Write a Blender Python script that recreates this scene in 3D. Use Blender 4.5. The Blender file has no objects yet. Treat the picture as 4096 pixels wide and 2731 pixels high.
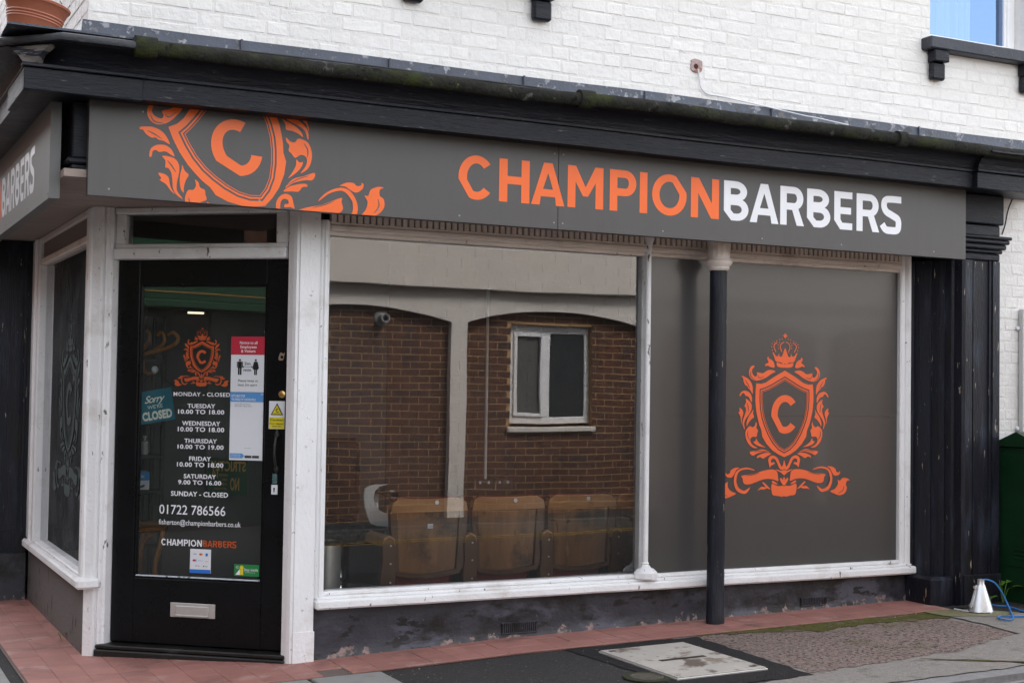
import bpy, bmesh, math, random
from mathutils import Vector, Matrix, noise
random.seed(7)
R = random.random
def U(a, b): return a + (b - a) * random.random()
scene = bpy.context.scene
COL = scene.collection

# ------------------------------------------------------------------ camera
FPX = 5556.0
CR = Vector((0.89308348, -0.44964299, 0.0149357))
CD = Vector((0.02848536, 0.02338357, -0.99932067))
CF = Vector((0.44898828, 0.89290223, 0.03369173))
CAM = Vector((-2.425, -7.101, 1.471))
cd = bpy.data.cameras.new('camera'); cam = bpy.data.objects.new('camera', cd); COL.objects.link(cam)
cd.sensor_width = 36.0; cd.lens = 36.0 * FPX / 4096.0; cd.clip_end = 600; cd.clip_start = 0.05
m = Matrix((CR, -CD, -CF)).transposed().to_4x4(); m.translation = CAM
cam.matrix_world = m
scene.camera = cam

# ------------------------------------------------------------------ world, sun, exposure
SUN_EL, SUN_AZ = 50.0, 30.0          # veiled sun behind the shop, azimuth from +Y towards +X
w = bpy.data.worlds.new('World'); scene.world = w; w.use_nodes = True
nt = w.node_tree; nt.nodes.clear()
sky = nt.nodes.new('ShaderNodeTexSky'); sky.sky_type = 'NISHITA'; sky.sun_disc = False
sky.sun_elevation = math.radians(SUN_EL); sky.sun_rotation = math.radians(SUN_AZ); sky.dust_density = 2.5
hs = nt.nodes.new('ShaderNodeHueSaturation'); hs.inputs['Saturation'].default_value = 0.22
bg = nt.nodes.new('ShaderNodeBackground'); bg.inputs['Strength'].default_value = 0.15
wo = nt.nodes.new('ShaderNodeOutputWorld')
nt.links.new(sky.outputs[0], hs.inputs['Color']); nt.links.new(hs.outputs[0], bg.inputs['Color']); nt.links.new(bg.outputs[0], wo.inputs['Surface'])
sd = bpy.data.lights.new('sun', 'SUN'); sun = bpy.data.objects.new('sun', sd); COL.objects.link(sun)
sd.energy = 1.5; sd.angle = math.radians(16); sd.color = (1.0, 0.95, 0.88)
el, az = math.radians(SUN_EL), math.radians(SUN_AZ)
sdir = Vector((math.sin(az) * math.cos(el), math.cos(az) * math.cos(el), math.sin(el)))
sun.rotation_euler = sdir.to_track_quat('Z', 'Y').to_euler(); sun.location = (4, 20, 25)
vs = scene.view_settings; vs.view_transform = 'Standard'; vs.look = 'None'; vs.gamma = 1.0; vs.exposure = 2.22
try: vs.use_curve_mapping = False
except Exception: pass

# ------------------------------------------------------------------ pixel -> place helpers (directions only; depth from the plane touched)
def ray(px, py): return CR * (px - 2048) + CD * (py - 1365.5) + CF * FPX
def onY(px, py, y0): r = ray(px, py); return CAM + r * ((y0 - CAM.y) / r.y)
def onX(px, py, x0): r = ray(px, py); return CAM + r * ((x0 - CAM.x) / r.x)
def gz(x):
    P = ((-1.1, -.03), (0, 0), (1.1, .04), (4.1, .093), (7, .14))
    if x <= P[0][0]: return P[0][1]
    for (a, b), (c, d) in zip(P, P[1:]):
        if x <= c: return b + (d - b) * (x - a) / (c - a)
    return P[-1][1]
def zm(x0, y0, s): return lambda x, y: (x0 + x / s, y0 + y / s)
DO = Vector((-.171, .002, 0)); DE = Vector((.773, -.635, 0)).normalized(); DN = Vector((DE.y, -DE.x, 0)); DANG = math.atan2(DE.y, DE.x)
def onD(px, py, off):
    r = ray(px, py); P0 = DO - DN * off; t = (P0 - CAM).dot(DN) / r.dot(DN); p = CAM + r * t
    return (p - DO).dot(DE), p.z

# ------------------------------------------------------------------ materials
MATS = {}
def mat(name, col, rough=.5, var=.12, scale=6., bump=0., bscale=60., spec=.5, metal=0., spots=(), rnd=0., stretch=(1, 1, 1), emit=None, coat=0., rv=.07):
    """procedural principled material; spots = [(colour, noise scale, threshold, softness, stretch, rough)]"""
    if name in MATS: return MATS[name]
    mt = bpy.data.materials.new(name); mt.use_nodes = True; MATS[name] = mt
    n, l = mt.node_tree.nodes, mt.node_tree.links
    p = n['Principled BSDF']; p.inputs['Roughness'].default_value = rough; p.inputs['Metallic'].default_value = metal
    p.inputs['Specular IOR Level'].default_value = spec
    if coat: p.inputs['Coat Weight'].default_value = coat; p.inputs['Coat Roughness'].default_value = .06
    geo = n.new('ShaderNodeNewGeometry')
    def co(st, off=0.):
        mp = n.new('ShaderNodeMapping'); l.new(geo.outputs['Position'], mp.inputs['Vector']); mp.inputs['Scale'].default_value = st; mp.inputs['Location'].default_value = (off, off * .7, off * .3); return mp.outputs[0]
    def nz(sc, det, st, off=0.):
        t = n.new('ShaderNodeTexNoise'); t.inputs['Scale'].default_value = sc; t.inputs['Detail'].default_value = det; t.inputs['Roughness'].default_value = .62; l.new(co(st, off), t.inputs['Vector']); return t.outputs['Fac']
    a = nz(scale, 6, stretch)
    mr = n.new('ShaderNodeMapRange'); l.new(a, mr.inputs[0]); mr.inputs[1].default_value = .25; mr.inputs[2].default_value = .75; mr.inputs[3].default_value = 1 - var; mr.inputs[4].default_value = 1 + var
    last = mr.outputs[0]
    if rnd:
        oi = n.new('ShaderNodeObjectInfo'); m2 = n.new('ShaderNodeMapRange'); l.new(oi.outputs['Random'], m2.inputs[0]); m2.inputs[3].default_value = 1 - rnd; m2.inputs[4].default_value = 1 + rnd
        mu = n.new('ShaderNodeMath'); mu.operation = 'MULTIPLY'; l.new(last, mu.inputs[0]); l.new(m2.outputs[0], mu.inputs[1]); last = mu.outputs[0]
    vm = n.new('ShaderNodeVectorMath'); vm.operation = 'SCALE'; vm.inputs[0].default_value = col[:3]; l.new(last, vm.inputs['Scale']); c = vm.outputs[0]
    for i, sp in enumerate(spots):
        sc_, th, so = sp[1], sp[2], sp[3]; st = sp[4] if len(sp) > 4 else (1, 1, 1)
        f = nz(sc_, 5, st, 3.1 * (i + 1)); mr2 = n.new('ShaderNodeMapRange'); l.new(f, mr2.inputs[0]); mr2.inputs[1].default_value = th; mr2.inputs[2].default_value = th + so
        mx = n.new('ShaderNodeMix'); mx.data_type = 'RGBA'; l.new(mr2.outputs[0], mx.inputs[0]); l.new(c, mx.inputs[6]); mx.inputs[7].default_value = (*sp[0], 1); c = mx.outputs[2]
    l.new(c, p.inputs['Base Color'])
    rr = n.new('ShaderNodeMapRange'); l.new(a, rr.inputs[0]); rr.inputs[1].default_value = .3; rr.inputs[2].default_value = .7; rr.inputs[3].default_value = max(.02, rough - rv); rr.inputs[4].default_value = min(1, rough + rv); l.new(rr.outputs[0], p.inputs['Roughness'])
    if bump:
        b = n.new('ShaderNodeBump'); b.inputs['Strength'].default_value = bump; b.inputs['Distance'].default_value = .01; l.new(nz(bscale, 5, stretch, 9.), b.inputs['Height']); l.new(b.outputs[0], p.inputs['Normal'])
    if emit: p.inputs['Emission Color'].default_value = (*emit[0], 1); p.inputs['Emission Strength'].default_value = emit[1]
    return mt
def glassmat(name, base, tint=(.9, .93, .92), ior=1.5, gcol=(.97, .98, 1), dust_haze=.012):
    mt = bpy.data.materials.new(name); mt.use_nodes = True; n, l = mt.node_tree.nodes, mt.node_tree.links; n.clear()
    o = n.new('ShaderNodeOutputMaterial'); mx = n.new('ShaderNodeMixShader'); tr = n.new('ShaderNodeBsdfTransparent'); gl = n.new('ShaderNodeBsdfGlossy'); fr = n.new('ShaderNodeFresnel'); ad = n.new('ShaderNodeMath')
    tr.inputs[0].default_value = (*tint, 1); gl.inputs['Roughness'].default_value = .0; gl.inputs['Color'].default_value = (*gcol, 1); fr.inputs[0].default_value = ior
    ad.inputs[1].default_value = base; ad.use_clamp = True
    tx = n.new('ShaderNodeTexNoise'); tx.inputs['Scale'].default_value = 1.3; tx.inputs['Detail'].default_value = 1; bp = n.new('ShaderNodeBump'); bp.inputs['Strength'].default_value = .016; bp.inputs['Distance'].default_value = .1
    ge = n.new('ShaderNodeNewGeometry'); l.new(ge.outputs['Position'], tx.inputs['Vector']); l.new(tx.outputs['Fac'], bp.inputs['Height']); l.new(bp.outputs[0], gl.inputs['Normal'])
    l.new(fr.outputs[0], ad.inputs[0]); l.new(ad.outputs[0], mx.inputs[0]); l.new(tr.outputs[0], mx.inputs[1]); l.new(gl.outputs[0], mx.inputs[2])
    df_ = n.new('ShaderNodeBsdfDiffuse'); df_.inputs[0].default_value = (.42, .45, .44, 1); dm = n.new('ShaderNodeMixShader'); tn = n.new('ShaderNodeTexNoise'); tn.inputs['Scale'].default_value = 5; tn.inputs['Detail'].default_value = 8
    dr = n.new('ShaderNodeMapRange'); dr.inputs[1].default_value = .35; dr.inputs[2].default_value = .7; dr.inputs[3].default_value = dust_haze * .6; dr.inputs[4].default_value = dust_haze * 1.6; l.new(ge.outputs['Position'], tn.inputs['Vector']); l.new(tn.outputs['Fac'], dr.inputs[0]); l.new(dr.outputs[0], dm.inputs[0]); l.new(mx.outputs[0], dm.inputs[1]); l.new(df_.outputs[0], dm.inputs[2]); l.new(dm.outputs[0], o.inputs[0])
    return mt
CLEAR = bpy.data.materials.new('clear_inner'); CLEAR.use_nodes = True
_n, _l = CLEAR.node_tree.nodes, CLEAR.node_tree.links; _n.clear(); _o = _n.new('ShaderNodeOutputMaterial'); _t = _n.new('ShaderNodeBsdfTransparent'); _l.new(_t.outputs[0], _o.inputs[0])

GREY_D = (.10, .098, .09)
WHITE = mat('white_paint', (.86, .855, .86), .45, .05, 3, .4, 60, spots=[((.22, .20, .18), 30, .675, .04), ((.62, .585, .55), 4, .58, .25), ((.40, .37, .34), 11, .68, .1)], stretch=(1, 1, .5))
WHITEW = mat('white_paint_worn', (.85, .845, .85), .48, .06, 3, .5, 50, spots=[((.60, .56, .52), 4, .55, .25), ((.13, .12, .11), 26, .655, .03, (1, 1, .35)), ((.20, .32, .36), 19, .71, .02)])
CREAM = mat('cream_dirty_paint', (.78, .69, .63), .5, .10, 5, .35, 70, spots=[((.16, .11, .09), 26, .66, .06), ((.38, .31, .27), 3.5, .56, .25)])
BRICKW = mat('white_painted_brick', (.765, .75, .725), .65, .035, 9, .9, 24, spec=.2, spots=[((.58, .55, .51), 4, .66, .25, (1, 1, .4)), ((.25, .22, .2), 55, .74, .03)], rnd=.03)
MORTAR = mat('white_painted_joint', (.735, .715, .69), .75, .05, 12, .6, 60, spec=.2, spots=[((.46, .42, .38), 9, .63, .15)])
NAVY = mat('navy_black_paint', (.0085, .0095, .015), .44, .4, 5, .6, 30, spots=[((.022, .022, .026), 3, .50, .25, (.4, 1, 3)), ((.085, .083, .085), 22, .64, .06, (.6, 1, 4)), ((.05, .13, .10), 13, .735, .01), ((.34, .33, .32), 60, .745, .02)], stretch=(.4, .4, 3), spec=.28)
NAVYV = mat('navy_paint_worn', (.0095, .011, .018), .42, .4, 4, .6, 40, spots=[((.045, .055, .082), 5, .53, .22, (2, 2, .35)), ((.012, .011, .011), 9, .56, .1, (2, 2, .3)), ((.42, .36, .27), 26, .665, .02, (1.6, 1.6, .25))], stretch=(3, 3, .3), spec=.3)
BLACK = mat('black_gloss_paint', (.0055, .0055, .0065), .3, .2, 4, .12, 50, spec=.22, spots=[((.05, .05, .05), 60, .74, .04)])
DARKB = mat('dark_brown_paint', (.010, .009, .0085), .45, .35, 4, .3, 50, spots=[((.05, .046, .044), 8, .6, .2)], stretch=(.3, .3, 3))
SIGNG = mat('grey_sign_panel', (.087, .081, .078), .42, .05, 3, 0, 250, spec=.4, rv=.02, spots=[((.080, .074, .070), 5, .52, .35, (3, 3, .22)), ((.06, .055, .05), 40, .76, .04)])
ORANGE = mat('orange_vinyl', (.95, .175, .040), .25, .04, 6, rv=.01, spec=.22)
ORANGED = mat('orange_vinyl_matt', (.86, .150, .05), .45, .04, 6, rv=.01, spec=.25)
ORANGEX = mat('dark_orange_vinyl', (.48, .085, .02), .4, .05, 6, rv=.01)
VWHITE = mat('white_vinyl', (.84, .84, .88), .25, .03, 6, rv=.01)
VFROST = mat('frosted_vinyl', (.105, .125, .125), .9, .06, 6, spec=0.)
PANEL = mat('grey_gloss_panel', (.064, .060, .058), .26, .03, 3, spec=.6, coat=.2, rv=.008)
LEAD = mat('lead_flashing', (.050, .059, .082), .45, .3, 6, .5, 40, spots=[((.25, .25, .27), 15, .585, .05), ((.12, .11, .105), 17, .60, .06), ((.02, .022, .03), 8, .6, .06)])
MOSS = mat('mossy_gutter', (.024, .024, .020), .9, .5, 12, 1.0, 45, spec=.15, spots=[((.045, .055, .014), 3.5, .54, .16), ((.17, .165, .15), 10, .62, .12), ((.11, .11, .02), 16, .68, .06), ((.008, .008, .007), 20, .60, .05)])
PLINTH = mat('dark_render', (.034, .034, .044), .5, .3, 5, .6, 22, spots=[((.009, .008, .008), 2.6, .50, .1), ((.075, .075, .098), 3.6, .53, .10, (.7, 1, 1.6)), ((.010, .009, .009), 8, .58, .04, (.5, 1, 1.3)), ((.16, .15, .15), 45, .70, .03)])
PLINTHS = mat('grey_render', (.13, .12, .118), .7, .15, 5, .6, 30, spots=[((.02, .018, .016), 13, .63, .04, (1, 1, .4))])
TILE = mat('red_quarry_tile', (.335, .155, .130), .65, .14, 9, .3, 60, spec=.35, spots=[((.19, .10, .085), 3.0, .56, .16), ((.42, .26, .225), 5, .58, .15), ((.14, .05, .035), 13, .71, .03)], rnd=.10)
GROUT = mat('dark_grout', (.14, .105, .09), .9, .25, 30, .5, 80)
ASPH = mat('asphalt', (.046, .043, .042), .9, .3, 45, 1.0, 80, spec=.2, spots=[((.13, .12, .115), 58, .62, .04), ((.34, .33, .32), 40, .72, .02), ((.075, .073, .07), 3, .58, .2)])
ASPHD = mat('dark_asphalt_patch', (.026, .025, .026), .9, .3, 50, 1.0, 90, spec=.2, spots=[((.075, .075, .075), 62, .64, .04)])
AGG = mat('pink_aggregate', (.225, .17, .148), .9, .35, 40, 1.0, 70, spec=.2, spots=[((.055, .045, .042), 48, .53, .05), ((.40, .33, .30), 62, .61, .04), ((.62, .60, .58), 75, .70, .02), ((.10, .10, .03), 1.7, .60, .2)])
MOSSG = mat('ground_moss', (.105, .10, .032), .95, .35, 25, 1.0, 110, spec=.1, spots=[((.17, .13, .10), 9, .52, .1), ((.05, .05, .02), 45, .58, .08), ((.30, .27, .24), 60, .68, .03)])
CONC = mat('concrete', (.25, .23, .21), .9, .2, 30, .9, 70, spec=.2, spots=[((.15, .135, .12), 6, .55, .15), ((.42, .39, .36), 55, .64, .04), ((.10, .09, .08), 48, .66, .04)])
SLABM = mat('paving_slab', (.25, .245, .235), .8, .10, 12, .4, 120, spots=[((.16, .155, .15), 5, .6, .2)], rnd=.06)
KERBM = mat('kerb_concrete', (.24, .235, .235), .8, .2, 14, .8, 90, spots=[((.12, .115, .11), 9, .57, .15)], rnd=.05)
STEEL = mat('brushed_steel', (.62, .60, .57), .36, .06, 30, metal=.55)
GALV = mat('galvanised_metal', (.60, .62, .64), .36, .12, 14, .1, 60, metal=.9)
BRASS = mat('brass', (.70, .48, .18), .3, .1, 20, metal=1.)
CHROME = mat('chrome', (.75, .76, .77), .12, .05, 9, metal=1.)
SILVER = mat('silver_plate', (.52, .55, .55), .4, .06, 9, metal=.3)
WOOD = mat('worn_seat_wood', (.205, .096, .038), .42, .4, 4, .25, 50, spots=[((.06, .033, .018), 4.6, .50, .16), ((.30, .17, .08), 9, .62, .1, (3, 3, .4)), ((.03, .018, .012), 11, .66, .06)], stretch=(3, 3, .4), rnd=.12)
WOODT = mat('seat_top_wood', (.40, .205, .085), .35, .25, 5, .2, 50, spots=[((.10, .05, .025), 7, .62, .15)], stretch=(.5, 3, 3))
WOODD = mat('dark_seat_wood', (.105, .05, .024), .4, .3, 6, .2, 50, stretch=(3, 3, .4))
BENT = mat('bentwood_varnish', (.36, .16, .045), .28, .2, 7, stretch=(1, 1, .3))
REDV = mat('red_patterned_fabric', (.17, .022, .022), .8, .25, 30, .4, 90, spots=[((.30, .20, .15), 75, .66, .03)])
OBRICK = mat('brown_brick', (.086, .033, .018), .85, .35, 7, .5, 60, spots=[((.045, .022, .017), 4.6, .52, .10), ((.15, .05, .022), 6, .62, .08)])
OMORT = mat('tan_mortar', (.42, .26, .125), .9, .12, 20, .4, 60)
RENDER = mat('cream_render', (.66, .60, .54), .9, .05, 6, .8, 30)
RENDERP = mat('painted_render', (.66, .61, .56), .8, .04, 4, .2, 30)
UPVC = mat('upvc_white', (.80, .80, .81), .3, .03, 5)
DGLASS = mat('dark_window_glass', (.02, .026, .028), .06, .1, 1, spec=.8)
TERRA = mat('terracotta_plastic', (.33, .105, .055), .45, .08, 12, .1, 30)
GREENC = mat('green_cabinet_paint', (.006, .034, .012), .35, .25, 4, .1, 50, spots=[((.03, .05, .035), 50, .75, .03)])
ROPE = mat('blue_rope', (.04, .22, .62), .6, .2, 120, .8, 300)
LEAF = mat('weed_leaf', (.10, .22, .035), .5, .2, 30)
PAPER = mat('paper_white', (.74, .76, .80), .45, .02, 5)
INWALL = mat('interior_dark_wall', (.050, .049, .048), .6, .1, 3)
INGREEN = mat('interior_green_wall', (.018, .055, .032), .5, .2, 3)
INFLOOR = mat('interior_floor', (.05, .042, .036), .4, .3, 4)
INCEIL = mat('interior_ceiling', (.30, .30, .29), .8, .05, 3)
IBRICK = mat('interior_brick', (.062, .034, .025), .8, .3, 7, .4, 40)
IMORT = mat('interior_mortar', (.22, .21, .19), .9, .1, 20)
GLASS = glassmat('shop_glass', .10, (.97, .98, .97))
GLASSD = glassmat('door_glass', .05)
GLASSS = glassmat('side_glass', .16, (.6, .64, .63), dust_haze=.085)  # dust film also paints in the grey-green reflection haze of the side pane
def flat(name, c, r=.5): return mat('print_' + name, c, r, .03, 5, rv=.01)

# ------------------------------------------------------------------ mesh helpers
def tag(o, label=None, cat=None, group=None, kind=None):
    if label: o['label'] = label
    if cat: o['category'] = cat
    if group: o['group'] = group
    if kind: o['kind'] = kind
    return o
def empty(name, loc=(0, 0, 0), rz=0):
    o = bpy.data.objects.new(name, None); COL.objects.link(o); o.location = loc; o.rotation_euler = (0, 0, rz); o.empty_display_size = .1; return o
def link(name, me, parent=None, loc=None, rz=None):
    o = bpy.data.objects.new(name, me); COL.objects.link(o)
    if parent: o.parent = parent
    if loc is not None: o.location = loc
    if rz is not None: o.rotation_euler = (0, 0, rz)
    return o
def smooth(me, ang=35):
    for p in me.polygons: p.use_smooth = True
    bm = bmesh.new(); bm.from_mesh(me)
    for e in bm.edges:
        if len(e.link_faces) == 2 and e.calc_face_angle(0) > math.radians(ang): e.smooth = False
    bm.to_mesh(me); bm.free()
class B:
    """collects shapes into one mesh"""
    def __init__(s): s.bm = bmesh.new()
    def box(s, x0, x1, y0, y1, z0, z1, bev=0., M=None):
        t = bmesh.new(); bmesh.ops.create_cube(t, size=1)
        for v in t.verts: v.co = Vector(((x0 + x1) / 2 + v.co.x * (x1 - x0), (y0 + y1) / 2 + v.co.y * (y1 - y0), (z0 + z1) / 2 + v.co.z * (z1 - z0)))
        if bev: bmesh.ops.bevel(t, geom=t.edges[:], offset=bev, segments=1, affect='EDGES')
        return s.merge(t, M)
    def merge(s, t, M=None):
        if M: bmesh.ops.transform(t, matrix=M, verts=t.verts[:])
        me = bpy.data.meshes.new('t'); t.to_mesh(me); t.free(); s.bm.from_mesh(me); bpy.data.meshes.remove(me); return s
    def prism(s, pts, z0, z1, M=None):
        t = bmesh.new(); a = [t.verts.new((x, y, z0)) for x, y in pts]; b = [t.verts.new((x, y, z1)) for x, y in pts]; n = len(pts)
        t.faces.new(a[::-1]); t.faces.new(b)
        for i in range(n): t.faces.new((a[i], a[(i + 1) % n], b[(i + 1) % n], b[i]))
        bmesh.ops.recalc_face_normals(t, faces=t.faces[:]); return s.merge(t, M)
    def slab(s, pts3, d):
        """planar polygon thickened by vector d"""
        t = bmesh.new(); a = [t.verts.new(p) for p in pts3]; b = [t.verts.new(Vector(p) + Vector(d)) for p in pts3]; n = len(pts3)
        t.faces.new(a[::-1]); t.faces.new(b)
        for i in range(n): t.faces.new((a[i], a[(i + 1) % n], b[(i + 1) % n], b[i]))
        bmesh.ops.recalc_face_normals(t, faces=t.faces[:]); return s.merge(t)
    def lathe(s, prof, seg=24, at=(0, 0, 0), M=None, flute=0):
        t = bmesh.new(); rings = []
        for r, z in prof:
            ring = []
            for i in range(seg):
                a = 2 * math.pi * i / seg; rr = r
                if flute and i % 2: rr = r * (1 - flute)
                ring.append(t.verts.new((at[0] + rr * math.cos(a), at[1] + rr * math.sin(a), at[2] + z)))
            rings.append(ring)
        for q, p in zip(rings, rings[1:]):
            for i in range(seg): t.faces.new((q[i], q[(i + 1) % seg], p[(i + 1) % seg], p[i]))
        t.faces.new(rings[0][::-1]); t.faces.new(rings[-1])
        bmesh.ops.recalc_face_normals(t, faces=t.faces[:]); return s.merge(t, M)
    def tube(s, pts, r, seg=8, r1=None):
        t = bmesh.new(); rings = []; pts = [Vector(p) for p in pts]; n = len(pts); up = None
        for k, p in enumerate(pts):
            d = (pts[min(k + 1, n - 1)] - pts[max(k - 1, 0)]).normalized()
            if up is None: up = Vector((0, 0, 1)) if abs(d.z) < .9 else Vector((1, 0, 0))
            a = d.cross(up).normalized(); b = a.cross(d).normalized(); up = b
            rr = r if r1 is None else r + (r1 - r) * k / (n - 1)
            rings.append([t.verts.new(p + a * rr * math.cos(2 * math.pi * i / seg) + b * rr * math.sin(2 * math.pi * i / seg)) for i in range(seg)])
        for q, p in zip(rings, rings[1:]):
            for i in range(seg): t.faces.new((q[i], q[(i + 1) % seg], p[(i + 1) % seg], p[i]))
        t.faces.new(rings[0][::-1]); t.faces.new(rings[-1])
        bmesh.ops.recalc_face_normals(t, faces=t.faces[:]); return s.merge(t)
    def sweep(s, prof, path, closed_ends=True, jit=0., zj=0., seed=0.):
        """profile (offset, z) swept along plan path; offset goes to the right-hand outward side"""
        t = bmesh.new(); n = len(path); rings = []
        for k, (x, y) in enumerate(path):
            def nrm(a, b):
                d = Vector((b[0] - a[0], b[1] - a[1])); d.normalize(); return Vector((d.y, -d.x))
            ns = []
            if k > 0: ns.append(nrm(path[k - 1], path[k]))
            if k < n - 1: ns.append(nrm(path[k], path[k + 1]))
            if len(ns) == 2: mm = (ns[0] + ns[1]); mm = mm / (1 + ns[0].dot(ns[1]))
            else: mm = ns[0]
            j = (noise.noise((x * 1.7 + seed, y * 1.7, seed)) + .6 * noise.noise((x * 9 + seed, y * 9, seed + 3))) * jit; zz = noise.noise((x * .8 + seed + 9, y * .8, seed)) * zj
            rings.append([t.verts.new((x + mm.x * (o + j * o * 3), y + mm.y * (o + j * o * 3), z + zz)) for o, z in prof])
        for q, p in zip(rings, rings[1:]):
            for i in range(len(prof) - 1): t.faces.new((q[i], p[i], p[i + 1], q[i + 1]))
        if closed_ends:
            try: t.faces.new(rings[0]); t.faces.new(rings[-1][::-1])
            except Exception: pass
        bmesh.ops.recalc_face_normals(t, faces=t.faces[:]); return s.merge(t)
    def done(s, name, mt, parent=None, loc=None, rz=None, sm=None):
        me = bpy.data.meshes.new(name); s.bm.to_mesh(me); s.bm.free(); me.materials.append(mt)
        if sm: smooth(me, sm)
        return link(name, me, parent, loc, rz)
def box(name, mt, parent, x0, x1, y0, y1, z0, z1, bev=.003, loc=None, rz=None): return B().box(x0, x1, y0, y1, z0, z1, bev).done(name, mt, parent, loc, rz)
def pane(name, mt, parent, x0, x1, y, z0, z1, th=.004, loc=None, rz=None):
    """glass sheet: outer face (towards -y) carries the reflecting material, the others are clear"""
    me = bpy.data.meshes.new(name); V = [(x0, y, z0), (x1, y, z0), (x1, y, z1), (x0, y, z1), (x0, y + th, z0), (x1, y + th, z0), (x1, y + th, z1), (x0, y + th, z1)]
    me.from_pydata(V, [], [(0, 1, 2, 3), (5, 4, 7, 6), (4, 0, 3, 7), (1, 5, 6, 2), (3, 2, 6, 7), (4, 5, 1, 0)]); me.materials.append(mt); me.materials.append(CLEAR)
    for i, p in enumerate(me.polygons): p.material_index = 0 if i == 0 else 1
    return link(name, me, parent, loc, rz)

def cr(pts, n=4, closed=True):
    """Catmull-Rom smoothing of a closed outline"""
    out = []; N = len(pts)
    for i in range(N if closed else N - 1):
        g = lambda k: Vector(pts[k % N]) if closed else Vector(pts[max(0, min(N - 1, k))])
        p0, p1, p2, p3 = g(i - 1), g(i), g(i + 1), g(i + 2)
        for j in range(n):
            t = j / n
            out.append(.5 * ((2 * p1) + (p2 - p0) * t + (2 * p0 - 5 * p1 + 4 * p2 - p3) * t * t + (3 * p1 - p0 - 3 * p2 + p3) * t ** 3))
    if not closed: out.append(Vector(pts[-1]))
    return [tuple(v) for v in out]
def fill2d(contours):
    """fill closed contours (nested ones become holes); returns mesh verts/faces in 2D"""
    cu = bpy.data.curves.new('c', 'CURVE'); cu.dimensions = '2D'; cu.fill_mode = 'BOTH'
    for c in contours:
        sp = cu.splines.new('POLY'); sp.points.add(len(c) - 1); sp.use_cyclic_u = True
        for q, p in zip(sp.points, c): q.co = (p[0], p[1], 0, 1)
    o = bpy.data.objects.new('c', cu); me = bpy.data.meshes.new_from_object(o); V = [(v.co.x, v.co.y) for v in me.vertices]; F = [tuple(p.vertices) for p in me.polygons]
    bpy.data.objects.remove(o); bpy.data.curves.remove(cu); bpy.data.meshes.remove(me); return V, F
def text2d(s, bold=0., space=1., shear=0.):
    cu = bpy.data.curves.new('t', 'FONT'); cu.body = s; cu.size = 1; cu.offset = bold; cu.space_character = space; cu.shear = shear; cu.resolution_u = 3; cu.fill_mode = 'BOTH'
    o = bpy.data.objects.new('t', cu); me = bpy.data.meshes.new_from_object(o); V = [(v.co.x, v.co.y) for v in me.vertices]; F = [tuple(p.vertices) for p in me.polygons]
    bpy.data.objects.remove(o); bpy.data.curves.remove(cu); bpy.data.meshes.remove(me); return V, F
CAPH = max(y for x, y in text2d('H')[0])
class Flat:
    """flat print: 2D shapes placed on the plane y = const of the parent's frame (x right, z up)"""
    def __init__(s): s.V = []; s.F = []
    def add(s, VF, f, rev=False):
        k = len(s.V); s.V += [f(*v) for v in VF[0]]; s.F += [tuple(i + k for i in (q[::-1] if rev else q)) for q in VF[1]]; return s
    def text(s, t, x0, x1, zb, cap, bold=0., space=1., shear=0., ang=0., mirror=False, keep=False):
        VF = text2d(t, bold, space, shear)
        if not VF[0]: return s
        a = min(v[0] for v in VF[0]); b = max(v[0] for v in VF[0]); sx = (x1 - x0) / (b - a); sz = cap / CAPH
        if keep: sx = sz; x0 = (x0 + x1) / 2 - sx * (b - a) / 2; x1 = x0 + sx * (b - a)
        ca, sa = math.cos(ang), math.sin(ang)
        def f(x, y):
            u = (x - a) * sx; v = y * sz
            if mirror: u = (x1 - x0) - u
            return (x0 + u * ca - v * sa, zb + u * sa + v * ca)
        return s.add(VF, f, mirror)
    def poly(s, pts): return s.add(fill2d([pts]), lambda x, y: (x, y))
    def polys(s, cs): return s.add(fill2d(cs), lambda x, y: (x, y))
    def rect(s, x0, x1, z0, z1): k = len(s.V); s.V += [(x0, z0), (x1, z0), (x1, z1), (x0, z1)]; s.F.append((k, k + 1, k + 2, k + 3)); return s
    def disc(s, x, z, r, n=14): k = len(s.V); s.V += [(x + r * math.cos(i * 2 * math.pi / n), z + r * math.sin(i * 2 * math.pi / n)) for i in range(n)]; s.F.append(tuple(range(k, k + n))); return s
    def xf(s, f): s.V = [f(*v) for v in s.V]; return s
    def done(s, name, mt, parent, y=0., place=None, clip=None, loc=None, rz=None):
        pl = place or (lambda x, z: (x, y, z)); me = bpy.data.meshes.new(name)
        if clip:
            bm = bmesh.new(); vs_ = [bm.verts.new((x, 0, z)) for x, z in s.V]
            for f in s.F:
                try: bm.faces.new([vs_[i] for i in f])
                except Exception: pass
            for co, no in clip: bmesh.ops.bisect_plane(bm, geom=bm.verts[:] + bm.edges[:] + bm.faces[:], plane_co=(co[0], 0, co[1]), plane_no=(no[0], 0, no[1]), clear_outer=True)
            for v in bm.verts: v.co = pl(v.co.x, v.co.z)
            bm.to_mesh(me); bm.free()
        else: me.from_pydata([pl(*v) for v in s.V], [], s.F)
        me.materials.append(mt); return link(name, me, parent, loc, rz)

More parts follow.
